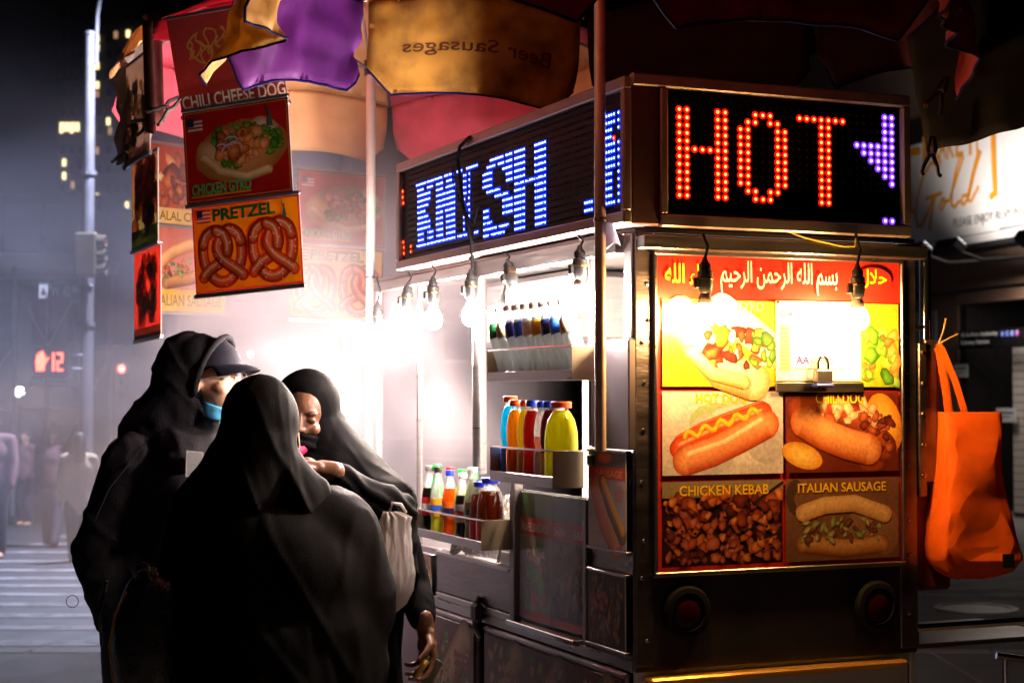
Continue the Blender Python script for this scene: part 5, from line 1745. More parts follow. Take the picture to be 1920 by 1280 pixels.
def art_ital(A):
    w, h = A.w, A.h
    A.rect(0, 0, w, h, '#c86a58', '#e0a090')
    sandwich(A, w * .5, h * .6, w * .8, 15)
    A.rect(0, 0, w, h * .26, '#e8c038')
    A.text('ITALIAN SAUSAGE', w * .05, h * .06, h * .14, '#8a7010', w=w * .9)
def art_left1(A):
    w, h = A.w, A.h
    A.rect(0, 0, w, h, '#8a7060', '#6a5048')
    clump(A, w * .1, h * .1, w * .8, h * .7, 40, [('#8a6a50', '#c8a888'), ('#5a4038', '#9a7868'), ('#a08050', '#d8c090')], .03, .06)
def art_left2(A):
    w, h = A.w, A.h
    A.rect(0, 0, w, h, '#7a4a30', '#5a5a30')
    clump(A, w * .1, h * .2, w * .8, h * .7, 40, MEAT, .03, .07)
    A.rect(0, 0, w, h * .2, '#5a7038')
def art_left3(A):
    w, h = A.w, A.h
    A.rect(0, 0, w, h, '#b02a1c', '#a02018')
    clump(A, w * .15, h * .2, w * .7, h * .65, 46, [('#b04818', '#f0a058'), ('#c05a20', '#f8b870'), ('#586028', '#90a050'), ('#a83018', '#e07848')], .03, .06)
    A.rect(0, 0, w, h * .12, '#7a8048'); A.rect(0, 0, w, h * .04, '#3a1a14')
poster('dark red chili cheese dog poster, topmost of the front strip', 425, 112, 5.74, -22, .43, .335, art_chili, 4.0, PRINT_DULL, lean=12)
poster('red chicken gyro poster in the middle of the front strip', 444, 284, 5.72, -22, .425, .325, art_gyro, 4.0)
poster('yellow poster of two pretzels at the bottom of the front strip', 463, 459, 5.70, -22, .43, .305, art_pretzel, 4.0)
poster('smoke veiled gyro poster at the back beside the umbrella pole', 640, 392, 7.5, 22, .42, .33, art_gyro, -2.0)
poster('smoke veiled pretzel poster at the back beside the umbrella pole', 632, 532, 7.48, 22, .43, .33, art_pretzel, -2.0)
poster('pale halal chicken poster behind the left poster strip', 352, 350, 7.05, 55, .44, .33, art_halalc, 1.0)
poster('pale italian sausage poster low behind the left strip', 352, 507, 7.03, 55, .44, .35, art_ital, 1.0)
poster('torn pale poster at the top of left strip', 256, 205, 6.2, -62, .36, .37, art_left1, 2.0)
poster('brown food poster in the middle of left strip', 271, 378, 6.2, -62, .36, .33, art_left2, 2.0)
poster('red food poster at the bottom of the left strip', 276, 550, 6.2, -62, .36, .33, art_left3, 2.0)
# rolled dark top edge over the front strip
tb = thing('banner_roll', 'dark red folded banner end above the chili dog poster', 'banner', atD(296, 120, 5.84))
def rollf(a, b):
    g = a * math.pi * .95
    return (-.055 * math.sin(g) + .015 * b, .05 * math.cos(g), .17 - .40 * b + .03 * math.cos(g))
MB().grid(rollf, 14, 10, th=.002).build('vinyl', cloth('dark banner vinyl', (.10, .022, .018), .1), tb, 'all')
ct = thing('crumpled_banner', 'torn translucent plastic banner edge at far left of the posters', 'banner', atD(248, 170, 6.3))
MB().grid(lambda a, b: (-.06 + .1 * a + .03 * noise.noise(Vector((b * 6, a * 4, 0))), .1 * a + .02 * noise.noise(Vector((b * 7, a * 5, 2))), .13 - .42 * b + .10 * a), 12, 22, th=.001).build('plastic', cloth('grey torn plastic', (.35, .30, .30), .4), ct, 'all')

# ================================================================== RIGHT-HAND POLE AND ORANGE BAG
rp0 = CART.onY(1737, 845, .03)
rp1 = CART.onY(1737, 470, .03)
rpole = thing('chrome_pole', 'chrome pole beside the right edge of cart', 'pole', CART.w(rp0.x, .03, rp0.z), TH)
MB().tube([(0, 0, 0), (0, 0, rp1.z - rp0.z)], .0175, 16).build('shaft', CHROME, rpole, True)
MB().bbox(-.03, .03, -.03, .03, -.02, .03, .006).build('socket', STEEL_DULL, rpole)
MB().bbox(-.085, .02, -.012, .012, .06, .075, .003).build('bracket', STEEL_DULL, rpole)
MB().bbox(-.085, .02, -.012, .012, .36, .375, .003).build('bracket', STEEL_DULL, rpole)
ORG = cloth('orange tote fabric', (.95, .17, .008), .42, 30, .1, .75)
BD = CART.onY(1810, 900, -.02)
bc = CART.w(BD.x, -.02, 0)
mpp = bc.y / F
bag = thing('orange_tote_bag', 'bright orange tote bag hanging from the right pole of cart', 'bag', (bc.x, bc.y, atD(1810, 1080, bc.y).z), rot=(0, 0, R(8)))
zb0 = atD(1810, 1080, bc.y).z
def bp(u, v, y=0.0):
    q = atD(u, v, bc.y)
    return Vector((q.x - bc.x, y, q.z - zb0))
_rg = [(772, 1756, 1874, .045), (790, 1756, 1873, .055), (830, 1754, 1871, .07), (880, 1750, 1873, .085), (930, 1743, 1882, .10), (980, 1735, 1893, .115), (1020, 1731, 1901, .12), (1045, 1735, 1903, .115), (1066, 1750, 1890, .09), (1080, 1775, 1850, .05)]
rings = []
for q0, q1 in zip(_rg, _rg[1:]):
    rings += [tuple(a_ + (b_ - a_) * k / 2 for a_, b_ in zip(q0, q1)) for k in range(2)]
rings.append(_rg[-1])
vs, fs = [], []
N = 26
tr_ = random.Random(12)
for j, (v, ul, ur, dp) in enumerate(rings):
    for i in range(N):
        g = 2 * math.pi * (i + .5 * (j % 2)) / N
        cx_, sx_ = math.cos(g), math.sin(g)
        e = .32
        x = math.copysign(abs(cx_) ** e, cx_); y = math.copysign(abs(sx_) ** e, sx_)
        u = (ul + ur) / 2 + x * (ur - ul) / 2
        p = bp(u, v)
        y_ = y * dp
        if y < 0:      # a diagonal fold with a hollow to its lower right
            tt = (u - (ul + ur) / 2) / 60 + (v - 905) / 110
            y_ += .03 * max(0, min(1, tt)) * (1 - max(0, min(1, (v - 1010) / 40)))
        q_ = min(1, (v - 770) / 60)
        vs.append((p.x + tr_.uniform(-.003, .003) * q_, y_ + tr_.uniform(-.007, .007) * q_, p.z + tr_.uniform(-.004, .004) * q_))
for j in range(len(rings) - 1):
    for i in range(N):
        a_, b_, c_, d_ = j * N + i, (j + 1) * N + i, (j + 1) * N + (i + 1) % N, j * N + (i + 1) % N
        fs += [(a_, b_, d_), (b_, c_, d_)] if j % 2 == 0 else [(a_, b_, c_), (a_, c_, d_)]
fs.append(tuple((len(rings) - 1) * N + i for i in range(N)))
sk = MB().add(vs, fs).build('sack', ORG, bag, 'all')
sk.data.set_sharp_from_angle(angle=R(24))
sub_ = sk.modifiers.new('soft', 'SUBSURF'); sub_.levels = 1; sub_.render_levels = 1
sd = sk.modifiers.new('thick', 'SOLIDIFY'); sd.thickness = .002
top = bp(1757, 645, .0)
for y, ua, ub in ((-.04, 1768, 1797), (.04, 1764, 1790)):
    s_ = MB()
    pts = [bp(ua, 800, y), bp(ua - 4, 740, y * .8), Vector((top.x - .004, y * .2, top.z - .01)), top, Vector((top.x + .006, y * .2, top.z - .01)), bp((ub + 1757) / 2 + 6, 715, y * .7), bp(ub, 768, y), bp(ub + 2, 800, y)]
    for a_, b_ in zip(pts, pts[1:]):
        d_ = (b_ - a_).normalized()
        n_ = Vector((d_.z, 0, -d_.x)) * .010
        s_.add([a_ - n_, a_ + n_, b_ + n_, b_ - n_, a_ - n_ + Vector((0, .003, 0)), a_ + n_ + Vector((0, .003, 0)), b_ + n_ + Vector((0, .003, 0)), b_ - n_ + Vector((0, .003, 0))], [(0, 1, 2, 3), (7, 6, 5, 4), (0, 3, 7, 4), (1, 5, 6, 2)])
    s_.build('strap', ORG, bag)
for u0, v0, u1, v1 in ((1845, 1030, 1868, 1056), (1742, 1005, 1748, 1022)):
    a_, b_ = bp(u0, v1), bp(u1, v0)
    yy = -.135 if u0 > 1800 else -.09
    MB().bbox(a_.x, b_.x, yy, yy + .004, a_.z, b_.z, .001).build('printed_mark', BLACK_PL, bag)
for q in (((0, 0, 0), (.012, -.01, .04), (.02, -.01, .075)), ((0, 0, 0), (.03, -.01, .018), (.058, -.01, .03))):
    MB().tube([Vector(p_) + top for p_ in q], .0022, 5).build('cable_tie', mat('straw tie', (.5, .3, .12), .5), bag)
# low chrome rail of a barrier at the lower right corner
r0, r1 = atD(1868, 1228, 5.6), atD(2040, 1252, 5.6)
br = thing('chrome_barrier', 'low chrome barrier rail at the bottom right corner', 'barrier', (r0.x, 5.6, 0))
MB().tube([(0, 0, r0.z), ((r1.x - r0.x), 0, r1.z)], .012, 10).build('rail', CHROME, br, True)
for x in (.03, .22):
    MB().tube([(x, 0, 0), (x, 0, r0.z - .01)], .01, 8).build('post', CHROME, br, True)
# ================================================================== PEOPLE
def blob_mesh(prims, voxel, smooth=6, fold=None, name='body'):
    """union of ellipsoids ('e', centre, radii[, euler]) and tapered limbs ('c', p0, r0, p1, r1), grown into one surface"""
    bm = bmesh.new()
    for p in prims:
        if p[0] == 'e':
            Mt = Matrix.Translation(Vector(p[1])) @ (Euler(p[3]).to_matrix().to_4x4() if len(p) > 3 else Matrix()) @ Matrix.Diagonal((*p[2], 1))
            bmesh.ops.create_icosphere(bm, subdivisions=3, radius=1, matrix=Mt)
        else:
            a, ra, b, rb = Vector(p[1]), p[2], Vector(p[3]), p[4]
            n = max(2, int((b - a).length / (min(ra, rb) * .55)) + 1)
            bmesh.ops.create_icosphere(bm, subdivisions=2, radius=ra, matrix=Matrix.Translation(a))
            bmesh.ops.create_icosphere(bm, subdivisions=2, radius=rb, matrix=Matrix.Translation(b))
            d = b - a
            if d.length > 1e-5:
                q = Vector((0, 0, 1)).rotation_difference(d.normalized()).to_matrix().to_4x4()
                bmesh.ops.create_cone(bm, cap_ends=True, segments=18, radius1=ra, radius2=rb, depth=d.length, matrix=Matrix.Translation((a + b) / 2) @ q)
    me = bpy.data.meshes.new(name)
    bm.to_mesh(me); bm.free()
    o = bpy.data.objects.new('tmp', me)
    COL.objects.link(o)
    r_ = o.modifiers.new('r', 'REMESH'); r_.mode = 'VOXEL'; r_.voxel_size = voxel
    if smooth:
        s_ = o.modifiers.new('s', 'SMOOTH'); s_.iterations = smooth; s_.factor = .5
    dg = bpy.context.evaluated_depsgraph_get()
    out = bpy.data.meshes.new_from_object(o.evaluated_get(dg))
    bpy.data.objects.remove(o); bpy.data.meshes.remove(me)
    if fold:
        nn = [v.normal.copy() for v in out.vertices]
        for v, n_ in zip(out.vertices, nn):
            v.co = v.co + n_ * fold(v.co)
    out.polygons.foreach_set('use_smooth', [True] * len(out.polygons))
    out.name = name
    return out

def blob(name, parent, prims, voxel, m_, smooth=6, fold=None, label=None):
    me = blob_mesh(prims, voxel, smooth, fold, name)
    me.materials.append(m_)
    return link(name, me, parent, label=label)

N3 = lambda x, y, z: noise.noise(Vector((x, y, z)))
def crease(x, y, z, k=5.0):
    return max(0.0, 1 - abs(N3(x, y, z)) * k) ** 1.4
def drape(sx, sz, amp, ridge=.5, ox=0.0):
    def f(c):
        a = N3(c.x * sx + ox, c.y * sx, c.z * sz)
        b = N3(c.x * sx * 2.3 + 7 + ox, c.y * sx * 2.3, c.z * sz * 1.7)
        return amp * (a + ridge * (1 - 2 * abs(b)) * .6 - .2)
    return f

SKIN_L = mat('pale skin', (.66, .36, .23), .48, 0, 30, .12, .1, 160)
SKIN_D = mat('brown skin', (.20, .085, .042), .45, 0, 30, .15, .1, 160)
HOODIE = mat('charcoal fleece', (.018, .016, .019), .95, 0, 60, .35, .3, 220, spec=.06)
ABAYA = mat('black chiffon', (.0042, .0036, .0034), .75, 0, 12, .3, .15, 240, spec=.05)
ABAYA2 = mat('black jersey', (.0042, .0036, .0038), .75, 0, 12, .3, .15, 240, spec=.05)
JEANS = mat('dark trousers', (.012, .012, .016), .85)
SHOE = mat('dark shoe', (.015, .014, .014), .5)

def finger(pr, p0, dirs, lens, r0):
    p = Vector(p0)
    for k, (d, L) in enumerate(zip(dirs, lens)):
        q = p + Vector(d).normalized() * L
        pr.append(('c', p, r0 * (1 - .1 * k), q, r0 * (.9 - .1 * k)))
        p = q
    return p

def hand_prims(wrist, fwd, palm_n, curl, thumb_side, s=1.0, spread=.08, tcurl=.6):
    """hand from a wrist: fwd along the palm, palm_n out of the palm; curl in radians per joint for four fingers"""
    f, n = Vector(fwd).normalized(), Vector(palm_n).normalized()
    n = (n - f * n.dot(f)).normalized()
    sd = f.cross(n) * thumb_side            # towards the thumb
    W_ = Vector(wrist)
    pr = [('c', W_ - f * .03 * s, .026 * s, W_ + f * .01 * s, .027 * s)]
    roots = []
    for k in range(4):                      # index .. little
        o = (.030 - .0195 * k) * s
        root = W_ + f * (.088 - .004 * abs(k - 1) - (.006 if k == 3 else 0)) * s + sd * o
        pr.append(('c', W_ + f * .015 * s + sd * o * .6, .017 * s, root, .0125 * s))
        roots.append((root, o))
    pr.append(('e', tuple(W_ + f * .05 * s), (.03 * s, .03 * s, .03 * s)))
    lens = [(.042, .026, .021), (.047, .030, .022), (.043, .028, .021), (.034, .021, .018)]
    tips = []
    for k in range(4):
        d = (f + sd * spread * (1.5 - k)).normalized()
        dirs = []
        a = 0
        for j in range(3):
            a += curl[k] * (1.0, 1.15, .75)[j]
            dirs.append(d * math.cos(a) + n * math.sin(a))
        tips.append(finger(pr, roots[k][0], dirs, [x * s for x in lens[k]], .0098 * s))
    tr = W_ + f * .025 * s + sd * .022 * s + n * .006 * s
    td = (f * .62 + sd * .72 + n * .25).normalized()
    t2 = (f * (.9 - .3 * tcurl) + sd * .12 + n * tcurl).normalized()
    t3 = (f * (.9 - .4 * tcurl) - sd * .2 * tcurl + n * tcurl).normalized()
    tips.append(finger(pr, tr, [td, t2, t3], [.038 * s, .032 * s, .025 * s], .0125 * s))
    return pr, tips

def head_prims(c, fw, up, s=1.0):
    """head with brow, nose, lips, jaw and ears; c the centre, fw where the face looks"""
    fw = Vector(fw).normalized(); up = Vector(up)
    up = (up - fw * up.dot(fw)).normalized()
    sd = up.cross(fw)
    B = Matrix((fw, sd, up)).transposed()
    e = tuple(B.to_euler())
    C = Vector(c)
    T = lambda x, y, z: C + (fw * x + sd * y + up * z) * s
    pr = [('e', T(-.012, 0, .03), (.098 * s, .076 * s, .095 * s), e), ('e', T(.03, 0, -.02), (.068 * s, .062 * s, .085 * s), e), ('e', T(.045, 0, -.075), (.042 * s, .045 * s, .036 * s), e),
          ('e', T(.078, 0, -.098), (.018 * s, .022 * s, .016 * s), e), ('c', T(.088, 0, .028), .0085 * s, T(.108, 0, -.012), .0115 * s), ('e', T(.098, .012, -.017), (.010 * s, .009 * s, .008 * s), e), ('e', T(.098, -.012, -.017), (.010 * s, .009 * s, .008 * s), e),
          ('e', T(.089, 0, -.047), (.010 * s, .024 * s, .006 * s), e), ('e', T(.088, 0, -.06), (.010 * s, .021 * s, .006 * s), e)]
    for y in (-1, 1):
        pr += [('e', T(.073, y * .032, .038), (.016 * s, .024 * s, .009 * s), e), ('e', T(.062, y * .042, -.018), (.026 * s, .024 * s, .022 * s), e), ('e', T(-.005, y * .078, -.005), (.018 * s, .008 * s, .03 * s), e),
               ('e', T(.074, y * .033, .014), (.012 * s, .016 * s, .010 * s), e)]
    return pr, T, B, e

def face_marks(root, T, B, e, s, skin_lash, brow_m, lid=True, lips=None):
    for y in (-1, 1):
        if lid:
            pts = [T(.083 - .010 * abs(k) / 2 * 1.0, y * (.033 + k * .0085), .009 - .0025 * (2 - abs(k)) * .9) for k in (-2, -1, 0, 1, 2)]
            MB().tube(pts, [.0012 * s, .002 * s, .0024 * s, .0022 * s, .0014 * s], 6).build('lashes', skin_lash, root, True)
        pts = [T(.091 - .006 * k, y * (.014 + .0115 * k), .040 + .004 * math.sin(k * .9)) for k in range(5)]
        MB().tube(pts, [.0022 * s, .0034 * s, .0034 * s, .0028 * s, .0014 * s], 6).build('eyebrow', brow_m, root, True)

HAIR = mat('dark hair', (.012, .009, .008), .6)

# ---------------------------------------------------------------- hooded man
mx = atD(300, 738, 5.45)
man = thing('person', 'person in black hoodie and cap looking right, blue mask below chin', 'person', (mx.x, 5.45, 0))
s = .001758
hc = Vector(((394 - 300) * s, .0, 1.6 - (718 - 738) * s - .0))
fw = Vector((.93, -.36, .05))
hp, T, B, e = head_prims(hc, fw, (0, 0, 1), 1.02)
body = hp + [('c', hc + Vector((-.02, .01, -.06)), .06, (.05, .02, 1.42), .065), ('e', (.0, .05, 1.22), (.2, .15, .26)), ('e', (.0, .05, .98), (.17, .14, .16)),
             ('c', (-.10, -.06, 1.40), .065, (-.19, -.07, 1.09), .05), ('c', (-.17, -.06, 1.09), .05, (-.09, -.03, .88), .035), ('c', (.15, .18, 1.40), .065, (.22, .15, 1.1), .05), ('c', (.22, .15, 1.1), .05, (.24, .0, .9), .035),
             ('c', (-.07, .02, .95), .1, (-.08, .0, .5), .07), ('c', (-.08, 0, .5), .065, (-.08, .04, .09), .045), ('c', (.08, .08, .95), .1, (.09, .06, .5), .07), ('c', (.09, .06, .5), .065, (.1, .1, .09), .045)]
for wq, sg in (((-.09, -.03, .88), 1), ((.24, .0, .9), -1)):
    hpz, _ = hand_prims(wq, (.15, .06, -1), (.8, .3, 0), [.35, .4, .45, .5], sg)
    body += hpz
blob('body', man, body, .0055, SKIN_L, 3)
face_marks(man, T, B, e, 1.0, HAIR, HAIR)
MB().add([], [])
# stubble shadow at the jaw is skin tone only; hood, sweatshirt and cap are clothing
hood = [('e', hc + Vector((-.082, .03, .03)), (.112, .114, .138)), ('e', hc + Vector((-.03, .01, .08)), (.095, .104, .078)), ('c', hc + Vector((-.095, .04, -.05)), .112, (-.02, .04, 1.45), .13), ('c', hc + Vector((-.06, .03, -.19)), .10, (.06, -.03, 1.40), .10),
        ('c', hc + Vector((-.095, .03, .02)), .108, hc + Vector((-.09, .03, -.12)), .112)]
def hood_fold(c):
    return .004 * N3(c.x * 9, c.y * 9, c.z * 7) + .008 * crease(c.x * 8 + c.z * 5, c.y * 8, c.z * 4 + 3, 4)
blob('hood', man, hood, .009, HOODIE, 5, hood_fold)
# rolled hood hem round the face
rim = []
for k in range(15):
    g = -R(118) + R(236) * k / 14
    rim.append(hc + B @ Vector((.012 + .055 * math.cos(g), .094 * math.sin(g), .02 + .128 * math.cos(g))))
MB().tube(rim, .011, 8).build('hood_hem', HOODIE, man, 'all')
sw = [('e', (.01, .05, 1.22), (.235, .185, .27)), ('e', (.01, .05, 1.0), (.225, .185, .22)), ('c', (-.07, -.05, 1.385), .095, (.13, .17, 1.40), .10),
      ('c', (-.085, -.06, 1.375), .088, (-.185, -.07, 1.10), .078), ('c', (-.185, -.07, 1.10), .08, (-.12, -.05, .88), .074), ('c', (.15, .18, 1.38), .095, (.22, .16, 1.1), .085), ('c', (.22, .16, 1.1), .085, (.24, .02, .93), .06),
      ('c', (.0, .05, .95), .2, (.0, .05, .78), .185)]
def sw_fold(c):
    cr_ = max(0, 1 - abs((c.z - 1.1) / .16))
    return .006 * N3(c.x * 6, c.y * 6, c.z * 4) + .011 * crease(c.x * 6 + c.z * 6, c.y * 6 + 3, c.z * 6, 4) * (.5 + cr_) + .007 * crease(c.x * 11 - c.z * 4, c.y * 9 + 13, c.z * 5, 4)
blob('sweatshirt', man, sw, .011, HOODIE, 14, sw_fold)
tr = [('c', (-.07, .02, .92), .13, (-.08, .0, .5), .095), ('c', (-.08, 0, .5), .095, (-.08, .04, .1), .075), ('c', (.08, .08, .92), .13, (.09, .06, .5), .095), ('c', (.09, .06, .5), .095, (.1, .1, .1), .075)]
blob('trousers', man, tr, .014, JEANS, 5, drape(7, 5, .008))
for x, y in ((-.06, 0), (.12, .06)):
    blob('shoe', man, [('e', (x + .05, y - .04, .045), (.13, .05, .045), (0, 0, R(-40))), ('e', (x, y + .01, .07), (.06, .05, .06))], .01, SHOE, 3)
capm = mat('navy cap cotton', (.006, .005, .012), .85, 0, 90, .3, spec=.2)
cb_ = bmesh.new()
bmesh.ops.create_uvsphere(cb_, u_segments=24, v_segments=14, radius=1)
bmesh.ops.delete(cb_, geom=[v for v in cb_.verts if v.co.z < -.02], context='VERTS')
for v in cb_.verts:
    v.co = hc + B @ Vector((v.co.x * .112 - .0, v.co.y * .092, v.co.z * .10 + .052))
cap_o = MB().bm(cb_).build('cap_crown', capm, man, 'all')
def brim(a, b):
    g = R(-62) + R(124) * a
    r0 = .098
    x = (r0 + .085 * b * (math.cos(g) ** .6)) * math.cos(g * .95)
    y = .088 * math.sin(g) * (1 + .05 * b)
    z = .054 - .022 * b * b - .30 * (y * y) * 6 * (.3 + b)
    return hc + B @ Vector((x, y, z))
MB().grid(brim, 18, 8, th=.004).build('cap_brim', capm, man, 'all')
gl = mat('clear glasses frame', (.8, .78, .76), .15, 0, coat=.5)
for y in (-1, 1):
    MB().tube([T(.104, y * .034 + .021 * math.cos(g_), .012 + .017 * math.sin(g_)) for g_ in [2 * math.pi * k / 14 for k in range(14)]], .0018, 6, closed=True).build('glasses_frame', gl, man, True)
    MB().tube([T(.103, y * .056, .016), T(.06, y * .078, .014), T(.0, y * .086, .008)], .0018, 6).build('glasses_arm', gl, man, True)
MB().tube([T(.107, -.012, .014), T(.112, 0, .018), T(.107, .012, .014)], .0018, 6).build('glasses_bridge', gl, man, True)
MSK = cloth('blue mask paper', (.12, .50, .80), .3, 40, .08)
def maskf(a, b):
    g = R(-95) + R(190) * a
    r0 = 1.0 + .06 * math.sin(b * math.pi * 3) * .3
    return T((.018 + .062 * math.cos(g)) * r0, .066 * math.sin(g), -.088 - .048 * b + .028 * (1 - math.cos(g)))
MB().grid(maskf, 18, 8, th=.002).build('chin_mask', MSK, man, 'all')
pr_ = thing and None
A = Art(.06, .085, '#5a5658')
A.frame(.0, .0, .06, .085, .004, '#7a7476')
for k in range(3):
    A.rect(.008, .015 + k * .022, .044, .008, '#5a5658')
A.build('chest_print', man, PRINT_DULL, loc=(.115, -.150, 1.335), rot=(R(-8), R(6), R(36)))
MB().tube([(-.16, -.205, 1.20), (-.12, -.185, 1.30), (-.06, -.165, 1.38), (-.02, -.135, 1.44)], .0025, 6).build('shoulder_seam', HOODIE, man, True)
MB().tube([(-.262 + .02 * math.cos(k), -.08, .93 + .02 * math.sin(k)) for k in [2 * math.pi * q / 12 for q in range(12)]], .0012, 6, closed=True).build('drawcord_loop', BLACK_RUB, man)

# ---------------------------------------------------------------- woman seen from behind
wx = atD(500, 738, 4.55)
wa = thing('person', 'person seen from behind in long black robe and head scarf with bag', 'person', (wx.x, 4.55, 0))
s = .001468
hc1 = Vector(((483 - 500) * s, .0, 1.6 - (800 - 738) * s + .005))
hpr, T1, B1, e1 = head_prims(hc1, (.55, .83, -.08), (0, 0, 1), .95)
b1 = hpr + [('c', hc1 + Vector((-.02, 0, -.06)), .055, (-.02, .02, 1.3), .06), ('e', (0, .02, 1.12), (.18, .12, .24)), ('e', (0, .02, .9), (.2, .14, .16)), ('c', (-.16, .02, 1.25), .06, (-.22, .08, 1.0), .05), ('c', (-.22, .08, 1.0), .05, (-.1, .24, .98), .035),
            ('c', (.17, .02, 1.25), .06, (.25, .06, 1.0), .05), ('c', (.25, .06, 1.0), .05, (.17, .24, 1.05), .035), ('c', (-.09, .02, .85), .1, (-.09, .02, .45), .07), ('c', (-.09, .02, .45), .065, (-.09, .02, .08), .045), ('c', (.09, .02, .85), .1, (.09, .02, .45), .07), ('c', (.09, .02, .45), .065, (.09, .02, .08), .045)]
for wq, sg in (((-.1, .24, .98), 1), ((.17, .24, 1.05), -1)):
    b1 += hand_prims(wq, (.2, 1, .1), (0, 0, -1), [.5, .5, .5, .5], sg)[0]
blob('body', wa, b1, .007, SKIN_D, 3)
scarf = [('e', hc1 + Vector((.008, -.0, .01)), (.108, .116, .126)), ('e', hc1 + Vector((.01, -.02, .03)), (.098, .108, .112)), ('c', hc1 + Vector((.0, -.02, -.03)), .110, (-.03, 0, 1.33), .125), ('c', hc1 + Vector((-.02, 0, -.04)), .088, (-.17, .01, 1.22), .11), ('c', (-.17, .01, 1.22), .11, (-.255, .02, 1.0), .075),
         ('c', hc1 + Vector((.02, 0, -.09)), .085, (.10, .0, 1.29), .09)]
def scarf_fold(c):
    rel = c - hc1
    t_ = max(0, min(1, (-rel.z + .12) / .35))
    k_ = (rel.x + .02) * (1.0 - .9 * max(0, -rel.z - .05))
    return (.010 * crease(k_ * 9 + rel.z * 2.0, c.y * 5, c.z * 1.6 + 2, 4) + .007 * crease(k_ * 19 + rel.z * 3.0, c.y * 9, c.z * 2.4 + 8, 4) + .005 * N3(c.x * 8, c.y * 8, c.z * 3)) * (.25 + .9 * t_)
blob('head_scarf', wa, scarf, .0075, ABAYA, 14, scarf_fold)
robe = [('c', (-.15, .02, 1.215), .115, (.19, .02, 1.225), .115), ('e', (.0, .0, 1.08), (.30, .2, .25)), ('e', (.0, .0, .85), (.335, .23, .40)), ('c', (.2, .03, 1.21), .115, (.258, .03, 1.0), .105), ('c', (-.17, .03, 1.22), .12, (-.24, .05, 1.0), .1),
        ('c', (.24, .05, 1.02), .1, (.16, .2, 1.04), .07), ('c', (0, .02, .85), .29, (0, .02, .3), .33), ('c', (0, .02, .3), .33, (0, .02, .06), .35)]
def robe_fold(c):
    low = max(0, min(1, (1.25 - c.z) / .7))
    return .006 * crease(c.x * 5 + c.z * 2.6, c.y * 5, c.z * 1.4 + 21, 5) + .006 * crease(c.x * 7 - c.z * 3.2, c.y * 7, c.z * 1.2 + 31, 5) * max(0, c.x + .1) * 3 + .006 * N3(c.x * 4, c.y * 4, c.z * 1.2) + (.009 * (1 - 2 * abs(N3(c.x * 8 + c.z * 1.2, c.y * 8, c.z * .8 + 9))) + .004 * (1 - 2 * abs(N3(c.x * 17 + c.z * 2.2, c.y * 17, c.z * 1.4 + 4)))) * (.25 + .9 * low)
blob('robe', wa, robe, .011, ABAYA, 34, robe_fold)
MB().tube([hc1 + Vector(q) for q in ((.108, .03, -.02), (.112, .03, -.06), (.098, .01, -.1), (.08, -.02, -.125))], .0028, 6).build('mask_strap', mat('beige strap', (.6, .42, .3), .6), wa, True)
bgm = mat('black bag leather', (.012, .010, .009), .28, 0, 30, .3, .2, 90)
tan = mat('tan leather trim', (.42, .20, .05), .35, 0, 20, .2)
bp1 = thing('shoulder_bag', 'black leather shoulder bag with tan trim on the near woman\'s back', 'bag', (wx.x - .29, 4.42, .78))
blob('bag_body', bp1, [('e', (.0, .0, .14), (.10, .10, .22)), ('e', (.05, .02, .0), (.12, .1, .12)), ('e', (.02, -.02, .26), (.07, .06, .09))], .01, bgm, 6, drape(9, 5, .006))
MB().tube([(-.01, -.03, .31), (-.035, -.05, .36), (-.025, -.055, .38), (.005, -.055, .37), (.02, -.05, .31)], .007, 8).build('handle', bgm, bp1, 'all')
MB().tube([(-.05, -.05, .30), (-.078, -.055, .24), (-.09, -.062, .16), (-.075, -.085, .08), (-.05, -.10, .02)], .0035, 8).build('piping', tan, bp1, 'all')
MB().bbox(-.055, .005, -.135, -.125, -.06, -.02, .004).build('zip_tag', tan, bp1, rot=(0, R(-20), 0))
MB().tube([(-.1, -.06, .33), (-.12, -.05, .24), (-.115, -.05, .16)], .004, 6).build('side_strap', bgm, bp1, 'all')
MB().lathe([(.009, 0), (.009, .006)], 10, M=Matrix.Translation((.03, -.09, .36)) @ Matrix.Rotation(R(90), 4, 'X')).build('buckle', BRASS, bp1)

# ---------------------------------------------------------------- woman facing the camera
fx = atD(580, 738, 5.15)
wf = thing('person', 'person in black scarf and face veil with raised hand, facing the camera', 'person', (fx.x, 5.15, 0))
s = .001661
hc2 = Vector(((571 - 580) * s, .0, 1.6 - (782 - 738) * s))
fw2 = Vector((-.05, -.98, -.26)); up2 = Vector((.10, -.2, 1))
hpr, T2, B2, e2 = head_prims(hc2, fw2, up2, .93)
RW = Vector(((630 - 580) * s, -.30, 1.6 - (872 - 738) * s))        # raised wrist
LW = Vector(((800 - 580) * s, -.06, 1.6 - (1168 - 738) * s))       # lowered wrist
b2 = hpr + [('c', hc2 + Vector((.0, .03, -.06)), .05, (.03, .05, 1.32), .055), ('e', (.06, .05, 1.14), (.17, .12, .22)), ('e', (.06, .05, .9), (.18, .14, .16)), ('c', (.2, .04, 1.27), .055, (.285, -.12, 1.245), .045), ('c', (.285, -.12, 1.245), .044, RW, .028),
            ('c', (.22, .08, 1.25), .055, (.32, .06, 1.02), .045), ('c', (.32, .06, 1.02), .045, LW, .028), ('c', (0, .05, .85), .1, (0, .05, .45), .07), ('c', (0, .05, .45), .065, (0, .05, .08), .045), ('c', (.14, .05, .85), .1, (.14, .05, .45), .07), ('c', (.14, .05, .45), .065, (.14, .05, .08), .045)]
h1, tips1 = hand_prims(RW, (-1, -.05, .12), (-.15, -.30, -.92), [.38, .48, .55, .6], 1, 1.08, .10, .75)
